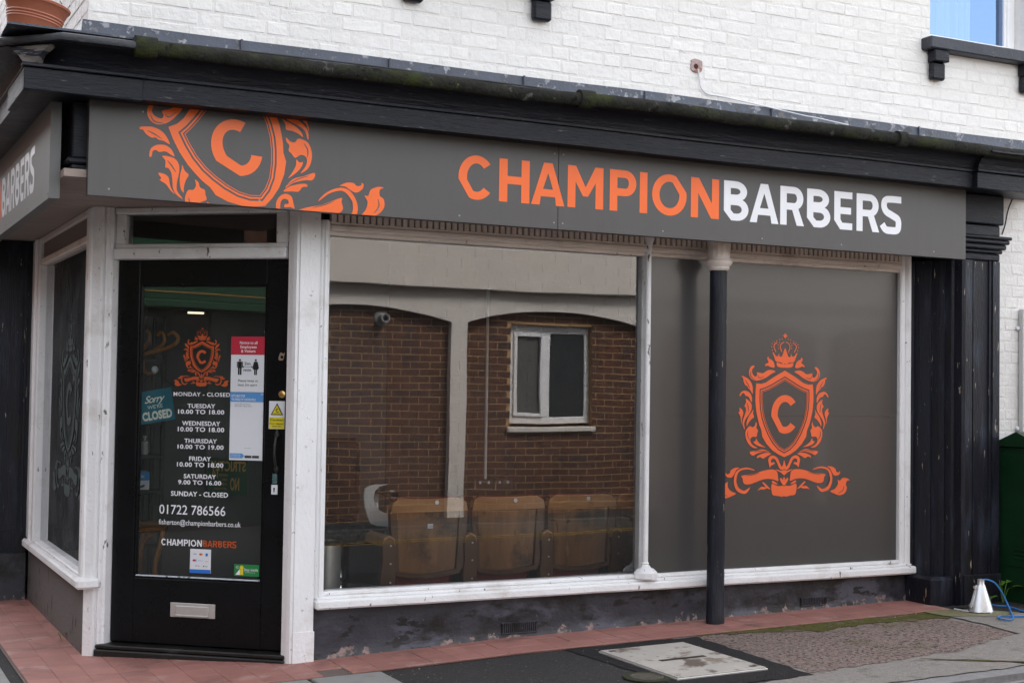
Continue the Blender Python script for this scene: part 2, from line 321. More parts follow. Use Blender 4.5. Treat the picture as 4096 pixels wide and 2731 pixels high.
# ------------------------------------------------------------------ custom letter shapes and the crest
def arc(cx, cy, rx, ry, a0, a1, n=14): return [(cx + rx * math.cos(math.radians(a0 + (a1 - a0) * i / n)), cy + ry * math.sin(math.radians(a0 + (a1 - a0) * i / n))) for i in range(n + 1)]
def strokepoly(pts, hw, n=5):
    c = [Vector(p) for p in cr(pts, n, False)]; L, Rr = [], []
    for i, p in enumerate(c):
        d = (c[min(i + 1, len(c) - 1)] - c[max(i - 1, 0)]).normalized(); nn = Vector((-d.y, d.x)); h = hw if not callable(hw) else hw(i / (len(c) - 1))
        L.append(tuple(p + nn * h)); Rr.append(tuple(p - nn * h))
    return L + Rr[::-1]
def glyph(ch, w, h, t):
    q = t * .86
    if ch == 'C': return [arc(w / 2, h / 2, w / 2, h / 2, 40, 186) + arc(w / 2, h / 2, w / 2, h / 2, 246, 320, 8) + arc(w / 2, h / 2, w / 2 - t, h / 2 - q, 318, 250, 8) + arc(w / 2, h / 2, w / 2 - t, h / 2 - q, 190, 42)]
    if ch == 'O': return [arc(w / 2, h / 2, w / 2, h / 2, 68, 370, 26), arc(w / 2, h / 2, w / 2 - t, h / 2 - q, 72, 366, 26)]
    if ch == 'H': return [[(0, 0), (t, 0), (t, .42 * h), (w - t, .42 * h), (w - t, 0), (w, 0), (w, h), (w - t, h), (w - t, .42 * h + q), (t, .42 * h + q), (t, h), (0, h)]]
    if ch == 'I': return [[(0, 0), (w, 0), (w, h), (0, h)]]
    if ch == 'A': return [[(0, 0), (.37 * w, h), (.63 * w, h), (w, 0), (w - t * 1.06, 0), (.715 * w, .2 * h), (.285 * w, .2 * h), (t * 1.06, 0)], [(.35 * w, .375 * h), (.5 * w, .76 * h), (.65 * w, .375 * h)]]
    if ch == 'M': return [[(0, 0), (0, h), (t * 1.05, h), (.5 * w, .5 * h), (w - t * 1.05, h), (w, h), (w, 0), (w - t, 0), (w - t, .62 * h), (.57 * w, .28 * h), (.43 * w, .28 * h), (t, .62 * h), (t, 0)]]
    if ch == 'N': return [[(0, 0), (0, h), (t * 1.1, h), (w - t, .38 * h), (w - t, h), (w, h), (w, 0), (w - t * 1.1, 0), (t, .62 * h), (t, 0)]]
    if ch in 'PR':
        r = .315 * h if ch == 'P' else .30 * h; y0 = h - 2 * r; rx = min(r, w * .52)
        hole = [(t, h - q)] + arc(w - rx, h - r, rx - t, r - q, 90, -90, 10) + [(t, y0 + q)]
        if ch == 'P': return [[(0, 0), (0, h)] + arc(w - rx, h - r, rx, r, 90, -90, 12) + [(t, y0), (t, 0)], hole]
        return [[(0, 0), (0, h)] + arc(w - .03 * w - rx, h - r, rx, r, 90, -62, 12) + [(w, 0), (w - t * 1.12, 0), (w * .50, y0), (t, y0), (t, 0)], [(t, h - q)] + arc(w - .03 * w - rx, h - r, rx - t, r - q, 90, -90, 10) + [(t, y0 + q)]]
    if ch == 'B':
        r2 = .285 * h; r1 = .5 * (h - 2 * r2 + q * .5); rx = w * .46
        return [[(0, .24 * h), (0, h)] + arc(w * .94 - rx, h - r1, rx, r1, 90, -55, 10) + arc(w - rx, r2, rx, r2, 55, -90, 10) + [(.30 * w, 0)],
                [(t, h - q)] + arc(w * .94 - rx, h - r1, rx - t, r1 - q, 90, -90, 8) + [(t, h - 2 * r1 + q)],
                [(t, 2 * r2 - q)] + arc(w - rx, r2, rx - t, r2 - q, 90, -90, 8) + [(.30 * w + t * .35, q), (t, .24 * h + q * .15)]]
    if ch == 'E': return [[(0, .24 * h), (0, h), (w, h), (w, h - q), (t, h - q), (t, .59 * h), (.93 * w, .59 * h), (.93 * w, .59 * h - q), (t, .59 * h - q), (t, .27 * h), (.36 * w + t * .25, q), (w, q), (w, 0), (.33 * w, 0)]]
    if ch == 'S':
        a = q / 2
        return [strokepoly([(w, h - a), (.5 * w, h - a), (.22 * w, .88 * h), (a * 1.15, .73 * h), (.26 * w, .58 * h), (.55 * w, .49 * h), (.82 * w, .40 * h), (w - a * 1.05, .26 * h), (.80 * w, .11 * h), (.48 * w, a), (.22 * w, .11 * h), (.06 * w, .24 * h)], lambda s_: a * (1.0 if s_ < .2 else 1.08), 5)]
Z6 = zm(2800, 1300, 2.09); AX0 = 713.; PY = .03
CRX = onY(*Z6(712, 65), PY).x
def crpt(x, y):
    p = onY(*Z6(x, y), PY); return (p.x - 3.110, p.z - 1.3325)
HALF = [  # outlines of the right half, traced in picture units
 [(785, 390), (830, 379), (862, 391), (890, 411), (935, 404), (936, 428), (952, 440), (972, 416), (975, 385), (957, 360), (965, 350), (985, 361), (999, 392), (998, 430), (980, 460), (945, 473), (905, 465), (860, 443), (820, 412)],
 [(969, 582), (967, 540), (976, 500), (1000, 465), (1030, 446), (1050, 438), (1057, 449), (1046, 455), (1042, 482), (1028, 512), (1011, 520), (1005, 535), (985, 555)],
 [(974, 650), (973, 610), (990, 575), (1025, 557), (1055, 566), (1072, 598), (1063, 601), (1050, 580), (1035, 580), (1025, 597), (1000, 607), (985, 635)],
 [(1022, 622), (1018, 650), (1032, 684), (1022, 692), (1019, 722), (1030, 762), (1042, 800), (1042, 835), (1028, 872), (1026, 860), (1031, 820), (1015, 780), (990, 742), (974, 705), (975, 668), (995, 640)],
 [(1070, 695), (1046, 716), (1039, 742), (1046, 772), (1050, 800), (1046, 834), (1056, 805), (1062, 765), (1078, 732), (1068, 727)],
 [(960, 708), (962, 742), (954, 770), (976, 790), (998, 820), (1009, 846), (1013, 820), (1002, 780), (986, 748), (971, 727)],
 [(938, 808), (930, 830), (934, 856), (920, 880), (926, 902), (932, 932), (960, 930), (977, 945), (979, 970), (958, 1000), (922, 1022), (962, 1018), (996, 985), (1016, 940), (1020, 890), (1005, 860), (985, 843), (965, 853), (946, 838)],
 [(934, 943), (922, 968), (906, 985), (880, 1005), (858, 1018), (900, 1011), (935, 996), (957, 972), (941, 966)],
 [(981, 1052), (930, 1045), (890, 1034), (858, 1040), (825, 1060), (872, 1054), (928, 1069), (955, 1085), (976, 1074)],
 [(922, 1106), (900, 1097), (875, 1110), (845, 1092), (810, 1072), (850, 1063), (900, 1076), (925, 1092)],
 [(703, 1118), (712, 1165), (722, 1180), (740, 1148), (757, 1110), (787, 1088), (817, 1091), (834, 1118), (829, 1152), (820, 1187), (808, 1170), (781, 1155), (790, 1141), (806, 1147), (811, 1126), (795, 1111), (776, 1121), (760, 1152), (736, 1200), (703, 1200)],
 [(699, 1258), (725, 1232), (745, 1221), (772, 1203), (750, 1207), (726, 1215), (699, 1209)],
 [(698, 1338), (718, 1322), (736, 1285), (724, 1274), (714, 1290), (698, 1258)],
 [(757, 1228), (778, 1206), (822, 1202), (882, 1212), (950, 1234), (1043, 1244), (1037, 1266), (1026, 1309), (986, 1318), (940, 1305), (890, 1286), (840, 1278), (790, 1285), (750, 1301), (752, 1262)],
 [(940, 1207), (962, 1191), (1010, 1180), (1060, 1190), (1090, 1217), (1103, 1260), (1100, 1320), (1075, 1370), (1030, 1391), (1000, 1384), (974, 1340), (1018, 1366), (1050, 1354), (1073, 1328), (1083, 1280), (1074, 1228), (1050, 1203), (1000, 1194)],
 [(1085, 1386), (1122, 1368), (1150, 1330), (1150, 1290), (1166, 1300), (1190, 1275), (1230, 1279), (1250, 1298), (1230, 1297), (1216, 1330), (1226, 1355), (1210, 1400), (1165, 1420), (1120, 1406)],
 [(1062, 1180), (1100, 1180), (1130, 1200), (1136, 1221), (1158, 1230), (1163, 1218), (1170, 1231), (1154, 1252), (1120, 1255), (1100, 1226), (1085, 1196)],
 [(697, 1346), (750, 1342), (803, 1323), (796, 1408), (755, 1422), (697, 1427)],
 [(752, 1324), (788, 1297), (802, 1300), (798, 1312), (772, 1324)],
 [(810, 1365), (868, 1305), (878, 1312), (852, 1345), (880, 1340), (897, 1350), (915, 1370), (895, 1363), (860, 1363), (840, 1356)],
 [(712, 198), (720, 215), (728, 242), (740, 267), (755, 262), (760, 240), (769, 262), (788, 260), (799, 240), (813, 232), (800, 270), (783, 308), (745, 312), (711, 323)],
 [(711, 330), (745, 323), (777, 317), (768, 350), (711, 356)],
 [(795, 358), (800, 320), (820, 296), (840, 286), (845, 270), (856, 281), (852, 302), (845, 318), (870, 336), (872, 352), (850, 346), (830, 356)],
 [(713, 65), (721, 85), (732, 88), (721, 98), (713, 112)],
]
SH_O = [(712, 380), (790, 431), (830, 460), (862, 484), (900, 497), (941, 495), (946, 560), (946, 640), (938, 720), (925, 780), (912, 830), (893, 880), (886, 930), (850, 990), (800, 1045), (750, 1080), (703, 1102)]
SH_I = [(710, 428), (760, 462), (820, 500), (868, 525), (912, 541), (913, 620), (908, 700), (893, 780), (870, 850), (840, 920), (800, 990), (755, 1040), (704, 1072)]
def both(pts):
    r = [crpt(*p) for p in pts]; r[0] = (0, r[0][1]); r[-1] = (0, r[-1][1]); return r + [(-x, z) for x, z in r[-2:0:-1]]
def inset(poly, d):
    out = []; n = len(poly); area = sum(poly[i][0] * poly[(i + 1) % n][1] - poly[(i + 1) % n][0] * poly[i][1] for i in range(n)); sg = 1 if area > 0 else -1
    for i in range(n):
        a, b, c = Vector(poly[i - 1]), Vector(poly[i]), Vector(poly[(i + 1) % n]); d1 = (b - a).normalized(); d2 = (c - b).normalized()
        n1 = Vector((-d1.y, d1.x)) * sg; n2 = Vector((-d2.y, d2.x)) * sg; mm = (n1 + n2) / max(.35, 1 + n1.dot(n2)); p = b + mm * d; out.append((p.x, p.y))
    return out
def crest():
    F = Flat()
    for h in HALF:
        pts = [crpt(*p) for p in cr(h, 3)]; pts = [(0. if x < .0065 else x, z) for x, z in pts]
        F.poly(pts); F.poly([(-x, z) for x, z in pts[::-1]])
    so, si = both(SH_O), both(SH_I); F.polys([so, si]); u = 1 / 2.09 / 655.
    F.polys([inset(si, 11 * u), inset(si, 21 * u)]); F.polys([inset(si, 29 * u), inset(si, 33 * u)])
    a, b = crpt(592, 907), crpt(824, 585); wv, hv = b[0] - a[0], b[1] - a[1]
    F.add(fill2d(glyph('C', wv, hv, wv * .235)), lambda x, y: (x + a[0], y + a[1]))
    for arcp, hw in (([(785, 230), (803, 188), (795, 164), (774, 150)], 3.5), ([(737, 228), (750, 186), (742, 160), (719, 142)], 3.5)):
        st = [crpt(*p) for p in strokepoly(arcp, hw)]; F.poly(st); F.poly([(-x, z) for x, z in st[::-1]])
    for (x, y) in ((815, 215), (821, 188), (817, 165), (800, 148), (780, 136), (755, 125), (735, 117), (763, 195), (766, 170), (757, 150)):
        p = crpt(x, y); F.disc(p[0], p[1], .0038, 8); F.disc(-p[0], p[1], .0038, 8)
    return F
def veins():
    F = Flat(); V = [[(950, 470), (985, 440), (988, 400)], [(990, 540), (1010, 500), (1030, 470)], [(1000, 730), (1003, 690), (1010, 655)], [(985, 960), (1003, 920), (1000, 880)], [(840, 1050), (900, 1046), (950, 1055)], [(1150, 1405), (1190, 1380), (1200, 1340)], [(880, 440), (920, 448), (930, 425)], [(1010, 1245), (960, 1240), (900, 1226)], [(1065, 1340), (1082, 1290), (1075, 1240)]]
    for v in V:
        st = [crpt(*p) for p in strokepoly(v, lambda s_: 2.6 * math.sin(math.pi * (.08 + .84 * s_)))]; F.poly(st); F.poly([(-x, z) for x, z in st[::-1]])
    return F

# ------------------------------------------------------------------ peeling paint low on the plinth
def peel(mt, col, k=2.4, th=.40, sc=13):
    n, l = mt.node_tree.nodes, mt.node_tree.links; p = n['Principled BSDF']; src = p.inputs['Base Color'].links[0].from_socket
    g = n.new('ShaderNodeNewGeometry'); s = n.new('ShaderNodeSeparateXYZ'); l.new(g.outputs['Position'], s.inputs[0])
    a = n.new('ShaderNodeMath'); a.operation = 'MULTIPLY_ADD'; l.new(s.outputs[0], a.inputs[0]); a.inputs[1].default_value = -.0235; l.new(s.outputs[2], a.inputs[2])
    t = n.new('ShaderNodeTexNoise'); t.inputs['Scale'].default_value = sc; t.inputs['Detail'].default_value = 6; t.inputs['Roughness'].default_value = .6; l.new(g.outputs['Position'], t.inputs['Vector'])
    b = n.new('ShaderNodeMath'); b.operation = 'MULTIPLY_ADD'; l.new(a.outputs[0], b.inputs[0]); b.inputs[1].default_value = -k; l.new(t.outputs['Fac'], b.inputs[2])
    r = n.new('ShaderNodeMapRange'); l.new(b.outputs[0], r.inputs[0]); r.inputs[1].default_value = th; r.inputs[2].default_value = th + .03
    t2 = n.new('ShaderNodeTexNoise'); t2.inputs['Scale'].default_value = 30; l.new(g.outputs['Position'], t2.inputs['Vector'])
    cr_ = n.new('ShaderNodeValToRGB'); l.new(t2.outputs['Fac'], cr_.inputs[0]); cr_.color_ramp.elements[0].position = .4; cr_.color_ramp.elements[0].color = (.06, .055, .05, 1); cr_.color_ramp.elements[1].position = .6; cr_.color_ramp.elements[1].color = (*col, 1)
    mx = n.new('ShaderNodeMix'); mx.data_type = 'RGBA'; l.new(r.outputs[0], mx.inputs[0]); l.new(src, mx.inputs[6]); l.new(cr_.outputs[0], mx.inputs[7]); l.new(mx.outputs[2], p.inputs['Base Color'])
peel(PLINTH, (.27, .19, .175), 2.4, .455, 11); peel(PLINTHS, (.16, .13, .10), 2.4, .46)

# ------------------------------------------------------------------ ground
def sheet(name, pts, lift, mt, parent=None, drop=None):
    bm = bmesh.new(); f = bm.faces.new([bm.verts.new((x, y, 0)) for x, y in pts])
    if f.normal.z < 0 or sum(pts[i][0] * pts[(i + 1) % len(pts)][1] - pts[(i + 1) % len(pts)][0] * pts[i][1] for i in range(len(pts))) < 0: bmesh.ops.reverse_faces(bm, faces=[f])
    bmesh.ops.triangulate(bm, faces=bm.faces[:])
    for xx in (-1.1, 0, 1.1, 4.1, 7): bmesh.ops.bisect_plane(bm, geom=bm.verts[:] + bm.edges[:] + bm.faces[:], plane_co=(xx, 0, 0), plane_no=(1, 0, 0))
    for v in bm.verts: v.co.z = gz(v.co.x) + lift
    me = bpy.data.meshes.new(name); bm.to_mesh(me); bm.free(); me.materials.append(mt); return link(name, me, parent)
def wob(pts, step=.05, amp=.012, seed=0.):
    out = []; n = len(pts)
    for i in range(n):
        a, b = Vector(pts[i]), Vector(pts[(i + 1) % n]); k = max(1, int((b - a).length / step)); nn = (b - a).normalized(); nn = Vector((-nn.y, nn.x))
        for j in range(k):
            p = a + (b - a) * j / k; q = p + nn * (noise.noise((p.x * 9 + seed, p.y * 9, seed)) + .6 * noise.noise((p.x * 27, p.y * 27 + seed, 1))) * amp * 2; out.append((q.x, q.y))
    return out
def S(o): return tag(o, kind='structure')
me = bpy.data.meshes.new('ground'); me.from_pydata([(-300, -300, -.4), (300, -300, -.4), (300, 300, -.4), (-300, 300, -.4)], [], [(0, 1, 2, 3)]); me.materials.append(ASPH); S(link('ground', me))
S(sheet('road', [(-40, -40), (40, -40), (40, 40), (-40, 40)], -.078, mat('road_asphalt', (.032, .031, .031), .9, .25, 30, .6, 60, spec=.15)))
pav = S(sheet('pavement', [(-2.9, -1.86), (14, -1.86), (14, 4.5), (-2.9, 20)], 0, ASPH))
kb = S(sheet('kerb', [(-3.05, -2.005), (14, -2.005), (14, -1.855), (-3.05, -1.855)], -.05, CONC))
bb = bmesh.new()
kst = B().box(-.445, .445, -.075, .075, -.14, 0, .0).bm
bmesh.ops.bevel(kst, geom=[e for e in kst.edges if all(v.co.y < -.05 and v.co.z > -.05 for v in e.verts)], offset=.035, segments=4, affect='EDGES')
kme = bpy.data.meshes.new('kerb_stone'); kst.to_mesh(kme); kst.free(); kme.materials.append(KERBM); smooth(kme, 30)
for i in range(14):
    x = -2.6 + .9 * i; o = link('kerb_stone', kme, kb, (x, -1.93 + U(-.004, .004), gz(x) + .004)); o.rotation_euler = (0, -math.atan2(gz(x + .4) - gz(x - .4), .8), U(-.004, .004))
# far kerb and pavement across the street
S(sheet('far_pavement', [(.8, -5.42), (14, -5.42), (14, -12), (.8, -12)], .03, mat('road_asphalt', (.032, .031, .031), .9)))
kme2 = kme.copy(); kme2.materials.clear(); kme2.materials.append(mat('dark_kerb', (.085, .083, .08), .85, .2, 14))
fk = S(sheet('far_kerb', [(.8, -5.28), (14, -5.28), (14, -5.42), (.8, -5.42)], -.06, CONC))
for i in range(13):
    x = 1.25 + .9 * i; link('kerb_stone', kme2, fk, (x, -5.35, gz(x) + .035), math.pi)
yl = flat('yellow_line', (.42, .25, .03), .8)
for k in (0, 1): S(sheet('yellow_road_line', [(.2, -5.06 - .15 * k), (14, -5.06 - .15 * k), (14, -5.10 - .15 * k), (.2, -5.10 - .15 * k)], -.072, yl))
# patches of the pavement
S(sheet('asphalt_patch', wob([(1.30, -.40), (2.16, -.40), (2.10, -1.53), (1.36, -1.52)], .05, .012, 2), .004, ASPHD))
S(sheet('aggregate_patch', wob([(2.16, -.39), (3.86, -.39), (3.88, -1.16), (3.2, -1.40), (2.11, -1.50)], .04, .02, 5), .005, AGG))
tag(sheet('ground_moss', wob([(2.16, -.385), (3.95, -.385), (3.9, -.60), (3.3, -.55), (2.9, -.60), (2.5, -.47)], .03, .03, 8), .008, MOSSG), 'green moss along the red tile edge by the grey panel', 'moss', kind='stuff')
S(sheet('concrete_base', [(2.0, -.385), (6, -.385), (6, -1.857), (2.0, -1.857)], .003, CONC))
S(sheet('concrete_apron', wob([(3.90, -.36), (4.22, -.48), (4.9, -.9), (6, -.9), (6, -1.857), (3.35, -1.857), (2.9, -1.52), (3.2, -1.44), (3.86, -1.20), (3.93, -.7)], .05, .012, 3), .010, CONC))
S(sheet('concrete_strip', wob([(1.3, -1.58), (2.12, -1.56), (2.86, -1.53), (3.28, -1.857), (1.3, -1.857)], .05, .014, 4), .009, CONC))
S(sheet('mossy_slab', wob([(3.88, -.34), (4.25, -.46), (4.52, -.64), (4.2, -.74), (3.9, -.58)], .04, .01, 11), .0125, mat('mossy_concrete', (.20, .185, .095), .9, .2, 20, .8, 70, spots=[((.25, .23, .20), 6, .56, .15), ((.10, .10, .03), 14, .62, .1)])))
tag(sheet('joint_moss', wob([(2.80, -1.50), (2.84, -1.49), (3.34, -1.845), (3.30, -1.857)], .03, .006, 12), .0135, MOSSG), 'thin line of moss in the diagonal joint of the concrete paving', 'moss', kind='stuff')
S(sheet('concrete_edge', [(-3, -1.6), (1.2, -1.6), (1.2, -1.857), (-3, -1.857)], .006, CONC))
def slab_mesh(name, w, d, h, mt, bev=.006):
    b = bmesh.new(); bmesh.ops.create_cube(b, size=1)
    for v in b.verts: v.co = Vector((v.co.x * w, v.co.y * d, v.co.z * h - h / 2))
    bmesh.ops.bevel(b, geom=[e for e in b.edges if all(v.co.z > -h * .5 for v in e.verts)], offset=bev, segments=1, affect='EDGES')
    me = bpy.data.meshes.new(name); b.to_mesh(me); b.free(); me.materials.append(mt); return me
sl = slab_mesh('paving_slab', .585, .585, .03, SLABM)
for i in range(2):
    for j in range(9):
        x, y = -1.80 - .60 * i, -1.1 + .60 * j + .2 * i; link('paving_slab', sl, pav, (x, y, gz(x) + .014))
sl2 = slab_mesh('paving_slab', .375, .585, .03, SLABM)
for j in range(2): o = link('paving_slab', sl2, pav, (.030, -.705 - .6 * j, gz(.03) + .012)); o.rotation_euler = (0, -.02, 0)
for i in range(2):
    for j in range(2): link('paving_slab', sl, pav, (-.47 - .6 * i, -.705 - .6 * j, gz(-.47 - .6 * i) + .012)).rotation_euler = (0, -.027, 0)
# red tile apron
ap = S(sheet('tile_apron', [(-1.445, -.395), (4.14, -.395), (4.14, .2), (-.3, .2), (-.9, 1), (-.9, 3.2), (-1.445, 3.2)], .007, GROUT))
tm = slab_mesh('tile', .1482, .1482, .012, TILE, .0016)
for i in range(37):
    for j in range(24):
        x, y = -1.43 + .15 * (i + .5), -.388 + .15 * (j + .5)
        if y > 3.1: continue
        line = .72 - (x + 1.05) * (.72 / .88)            # front of the door step
        inside = (x < -1.02) or (x < 0.05 and y < line + .12) or (y < .06)
        if not inside or (x > 4.05) or (i == 9 and j == 0): continue
        o = link('tile', tm, ap, (x, y, gz(x) + .013 + U(-.001, .001))); o.rotation_euler = (U(-.004, .004), -math.atan2(gz(x + .06) - gz(x - .06), .12) + U(-.004, .004), U(-.004, .004))

# ------------------------------------------------------------------ the shop building
shop = tag(empty('shop_building'), 'white painted brick corner shop with black cornice and glazed white framed shopfront', 'building')
WY, WX = -.25, -1.297                 # faces of the upper walls
OPEN = [(4.06, 4.95, 3.80, 5.15), (.35, 1.21, 3.80, 5.15)]
# wall core, with openings
wc = B()
xs = [WX + .0075, .35, 1.21, 4.06, 4.95, 9.0]
for a, b_ in zip(xs, xs[1:]):
    op = any(abs(a - o[0]) < .01 for o in OPEN)
    if op: wc.box(a, b_, WY + .0075, 0, 2.80, 3.80); wc.box(a, b_, WY + .0075, 0, 5.15, 6.9)
    else: wc.box(a, b_, WY + .0075, 0, 2.80, 6.9)
wc.box(WX + .0075, WX + .26, .0005, 6.5, 2.80, 6.9)
wall = wc.done('brick_wall', MORTAR, shop)
low = box('lower_wall', MORTAR, shop, 4.60, 9.0, -.2125, .1, -.1, 2.795, 0)
VARI = {}
def brick_me(w, h, k):
    key = (round(w, 3), round(h, 3), k)
    if key in VARI: return VARI[key]
    r = random.Random(hash(key) & 0xffff); per = []
    nx, nz_ = max(2, int(w / .045)), 2
    for i in range(nx): per.append((-w / 2 + w * i / nx, -h / 2))
    for i in range(nz_): per.append((w / 2, -h / 2 + h * i / nz_))
    for i in range(nx): per.append((w / 2 - w * i / nx, h / 2))
    for i in range(nz_): per.append((-w / 2, h / 2 - h * i / nz_))
    V = []; n = len(per); tl = (r.uniform(-.0012, .0012), r.uniform(-.0012, .0012)); pr = r.uniform(.0050, .0076)
    for x, z in per: V.append((x + r.uniform(-.0022, .0022), .008, z + r.uniform(-.0022, .0022)))
    for x, z in per:
        ins = .0048; xi = x - math.copysign(ins, x) * (abs(abs(x) - w / 2) < 1e-6); zi = z - math.copysign(ins, z) * (abs(abs(z) - h / 2) < 1e-6)
        V.append((xi + r.uniform(-.0015, .0015), .012 - pr + tl[0] * x / w + tl[1] * z / h + r.uniform(-.0007, .0007), zi + r.uniform(-.0015, .0015)))
    F = [(i, (i + 1) % n, n + (i + 1) % n, n + i) for i in range(n)] + [tuple(range(n, 2 * n))]
    me = bpy.data.meshes.new('brick'); me.from_pydata(V, [], F); me.materials.append(BRICKW)
    VARI[key] = me; return me
def lay(x0, x1, z0, z1, openings, vis):
    """Flemish bond; yields (cx, cz, w, h, k)"""
    CH, ST, HD, J = .0755, .2275, .1140, .010; out = []; c = 0; z = z0
    while z < z1:
        x = x0 - (0 if c % 2 else ST * .75 - .0) - .02; st = c % 2
        while x < x1:
            wd = (ST if st else HD) + U(-.004, .004); a, b_ = max(x, x0), min(x + wd, x1); zc = z + CH / 2
            for ox0, ox1, oz0, oz1 in openings:
                if zc + CH / 2 > oz0 + .01 and zc - CH / 2 < oz1 - .01:
                    if a < ox0 < b_: b_ = ox0
                    elif a < ox1 < b_: a = ox1
                    elif a >= ox0 and b_ <= ox1: b_ = a
            if b_ - a > .035: out.append(((a + b_) / 2, zc + U(-.0025, .0025), round((b_ - a - J) * 500) / 500 if abs((b_ - a) - (ST if st else HD)) > .006 else ((ST if st else HD) - J), CH - J + .001, random.randrange(6)))
            x += wd; st = 1 - st
        z += CH; c += 1
    return out
def scr(p):
    d = Vector(p) - CAM; z = d.dot(CF); return 2048 + FPX * d.dot(CR) / z, 1365.5 + FPX * d.dot(CD) / z
front = lay(WX, 9.0, 3.178, 6.88, [(o[0], o[1], o[2] - .08, o[3]) for o in OPEN], None)
rest = B(); nb = 0
def put_rest(me, M): t = bmesh.new(); t.from_mesh(me); rest.merge(t, M)
cand = []
for cx, cz, bw, bh, k in front:
    sx, sy = scr((cx, WY, cz)); cand.append((max(0, -sy - 25) + max(0, sx - 4130), cx, cz, bw, bh, k))
for q in sorted(cand):
    s_, cx, cz, bw, bh, k = q; me = brick_me(bw, bh, k)
    if s_ == 0 and nb < 260: link('brick', me, wall, (cx, WY, cz)).rotation_euler = (U(-.006, .006), U(-.007, .007), U(-.006, .006)); nb += 1
    elif s_ < 2500: put_rest(me, Matrix.Translation((cx, WY, cz)))
for cx, cz, bw, bh, k in lay(-6.4, -WY, 3.178, 5.0, [], None):       # side wall, seen edge-on
    put_rest(brick_me(bw, bh, k), Matrix.Translation((WX, -cx, cz)) @ Matrix.Rotation(-math.pi / 2, 4, 'Z'))
tag(rest.done('brick_courses', BRICKW, shop), kind='stuff')
nl = 0
rl = B()
for cx, cz, bw, bh, k in lay(4.615, 6.4, .1, 2.78, [], None):
    me = brick_me(bw, bh, k); sx, sy = scr((cx, -.22, cz))
    if sx < 4140 and nl < 90: link('brick', me, low, (cx, -.22, cz)); nl += 1
    else: t = bmesh.new(); t.from_mesh(me); rl.merge(t, Matrix.Translation((cx, -.22, cz)))
tag(rl.done('lower_brick_courses', BRICKW, shop), kind='stuff')
# shell, floors
box('roof', DARKB, shop, WX - .1, 9.1, WY - .1, 6.7, 6.9, 7.1)
box('rear_wall', MORTAR, shop, WX, 9, 6.5, 6.7, -.2, 6.89); box('gable_wall', MORTAR, shop, 9.001, 9.2, -.2, 6.5, -.2, 6.89)
B().prism([(-.04, .15), (4.55, .15), (4.55, 6.4), (-.99, 6.4), (-.99, .93)], 2.70, 2.79).done('ceiling', INCEIL, shop)
B().prism([(-.04, .15), (4.55, .15), (4.55, 6.4), (-.99, 6.4), (-.99, .93)], .06, .15).done('interior_floor', INFLOOR, shop)
box('partition_wall', INWALL, shop, 4.30, 4.38, .13, 6.4, .15, 2.70, 0)
bw_ = box('back_wall', INWALL, shop, -1.0, 4.3, 2.2, 2.3, .15, 2.70, 0)
ib = B(); ib.box(1.25, 4.28, 2.1915, 2.1999, .152, 2.66, 0)
zz = .16; c = 0
while zz < 2.66:
    x = 1.25 - (.11 if c % 2 else 0)
    while x < 4.25:
        a, b_ = max(x, 1.25), min(x + .215, 4.28)
        if b_ - a > .04: ib.box(a + .005, b_ - .005, 2.187 + U(-.001, .001), 2.1915, zz + .005, zz + .07, 0)
        x += .225
    zz += .0755; c += 1
tag(ib.done('interior_brickwork', IBRICK, shop), kind='stuff')
box('moulding', INWALL, bw_, -.52, -.46, 2.165, 2.199, .15, 2.02, .004); box('moulding', INWALL, bw_, .42, .48, 2.165, 2.199, .15, 2.02, .004); box('moulding', INWALL, bw_, -.52, .48, 2.165, 2.199, 2.022, 2.08, .004)
for sx_ in (1.95, 2.11):
    so = box('socket', mat('socket_grey', (.10, .08, .08), .4), bw_, sx_, sx_ + .146, 2.165, 2.184, .715, .80, .004)
    for k in (.03, .10): box('socket_switch', PAPER, so, sx_ + k, sx_ + k + .016, 2.158, 2.1645, .765, .785, .001)
p_ = onY(1200 + 1170 / 1.568, 1500, 2.18)
tr = box('cable_trunking', UPVC, bw_, p_.x - .008, p_.x + .008, 2.165, 2.184, .80, 2.2, .002)

# beam, soffit, corner console
box('fascia_beam', NAVY, shop, -1.27, 4.31, -.245, .12, 2.475, 2.799, .004)
sf = B(); sf.prism([(-1.40, -.36), (4.25, -.36), (4.25, .06), (-.14, .06), (-1.0, .78), (-1.0, 3.2), (-1.40, 3.2)], 2.435, 2.472)
sf.done('soffit_board', mat('weathered_timber', (.33, .265, .23), .8, .25, 12, .5, 40, stretch=(.3, 3, 1)), shop)
con = B().box(-1.36, -1.24, -.33, -.18, 2.53, 2.798, .006).box(-1.385, -1.22, -.35, -.17, 2.50, 2.529, .008).box(-1.365, -1.235, -.335, -.18, 2.475, 2.499, .006)
con.done('corner_console', NAVY, shop)
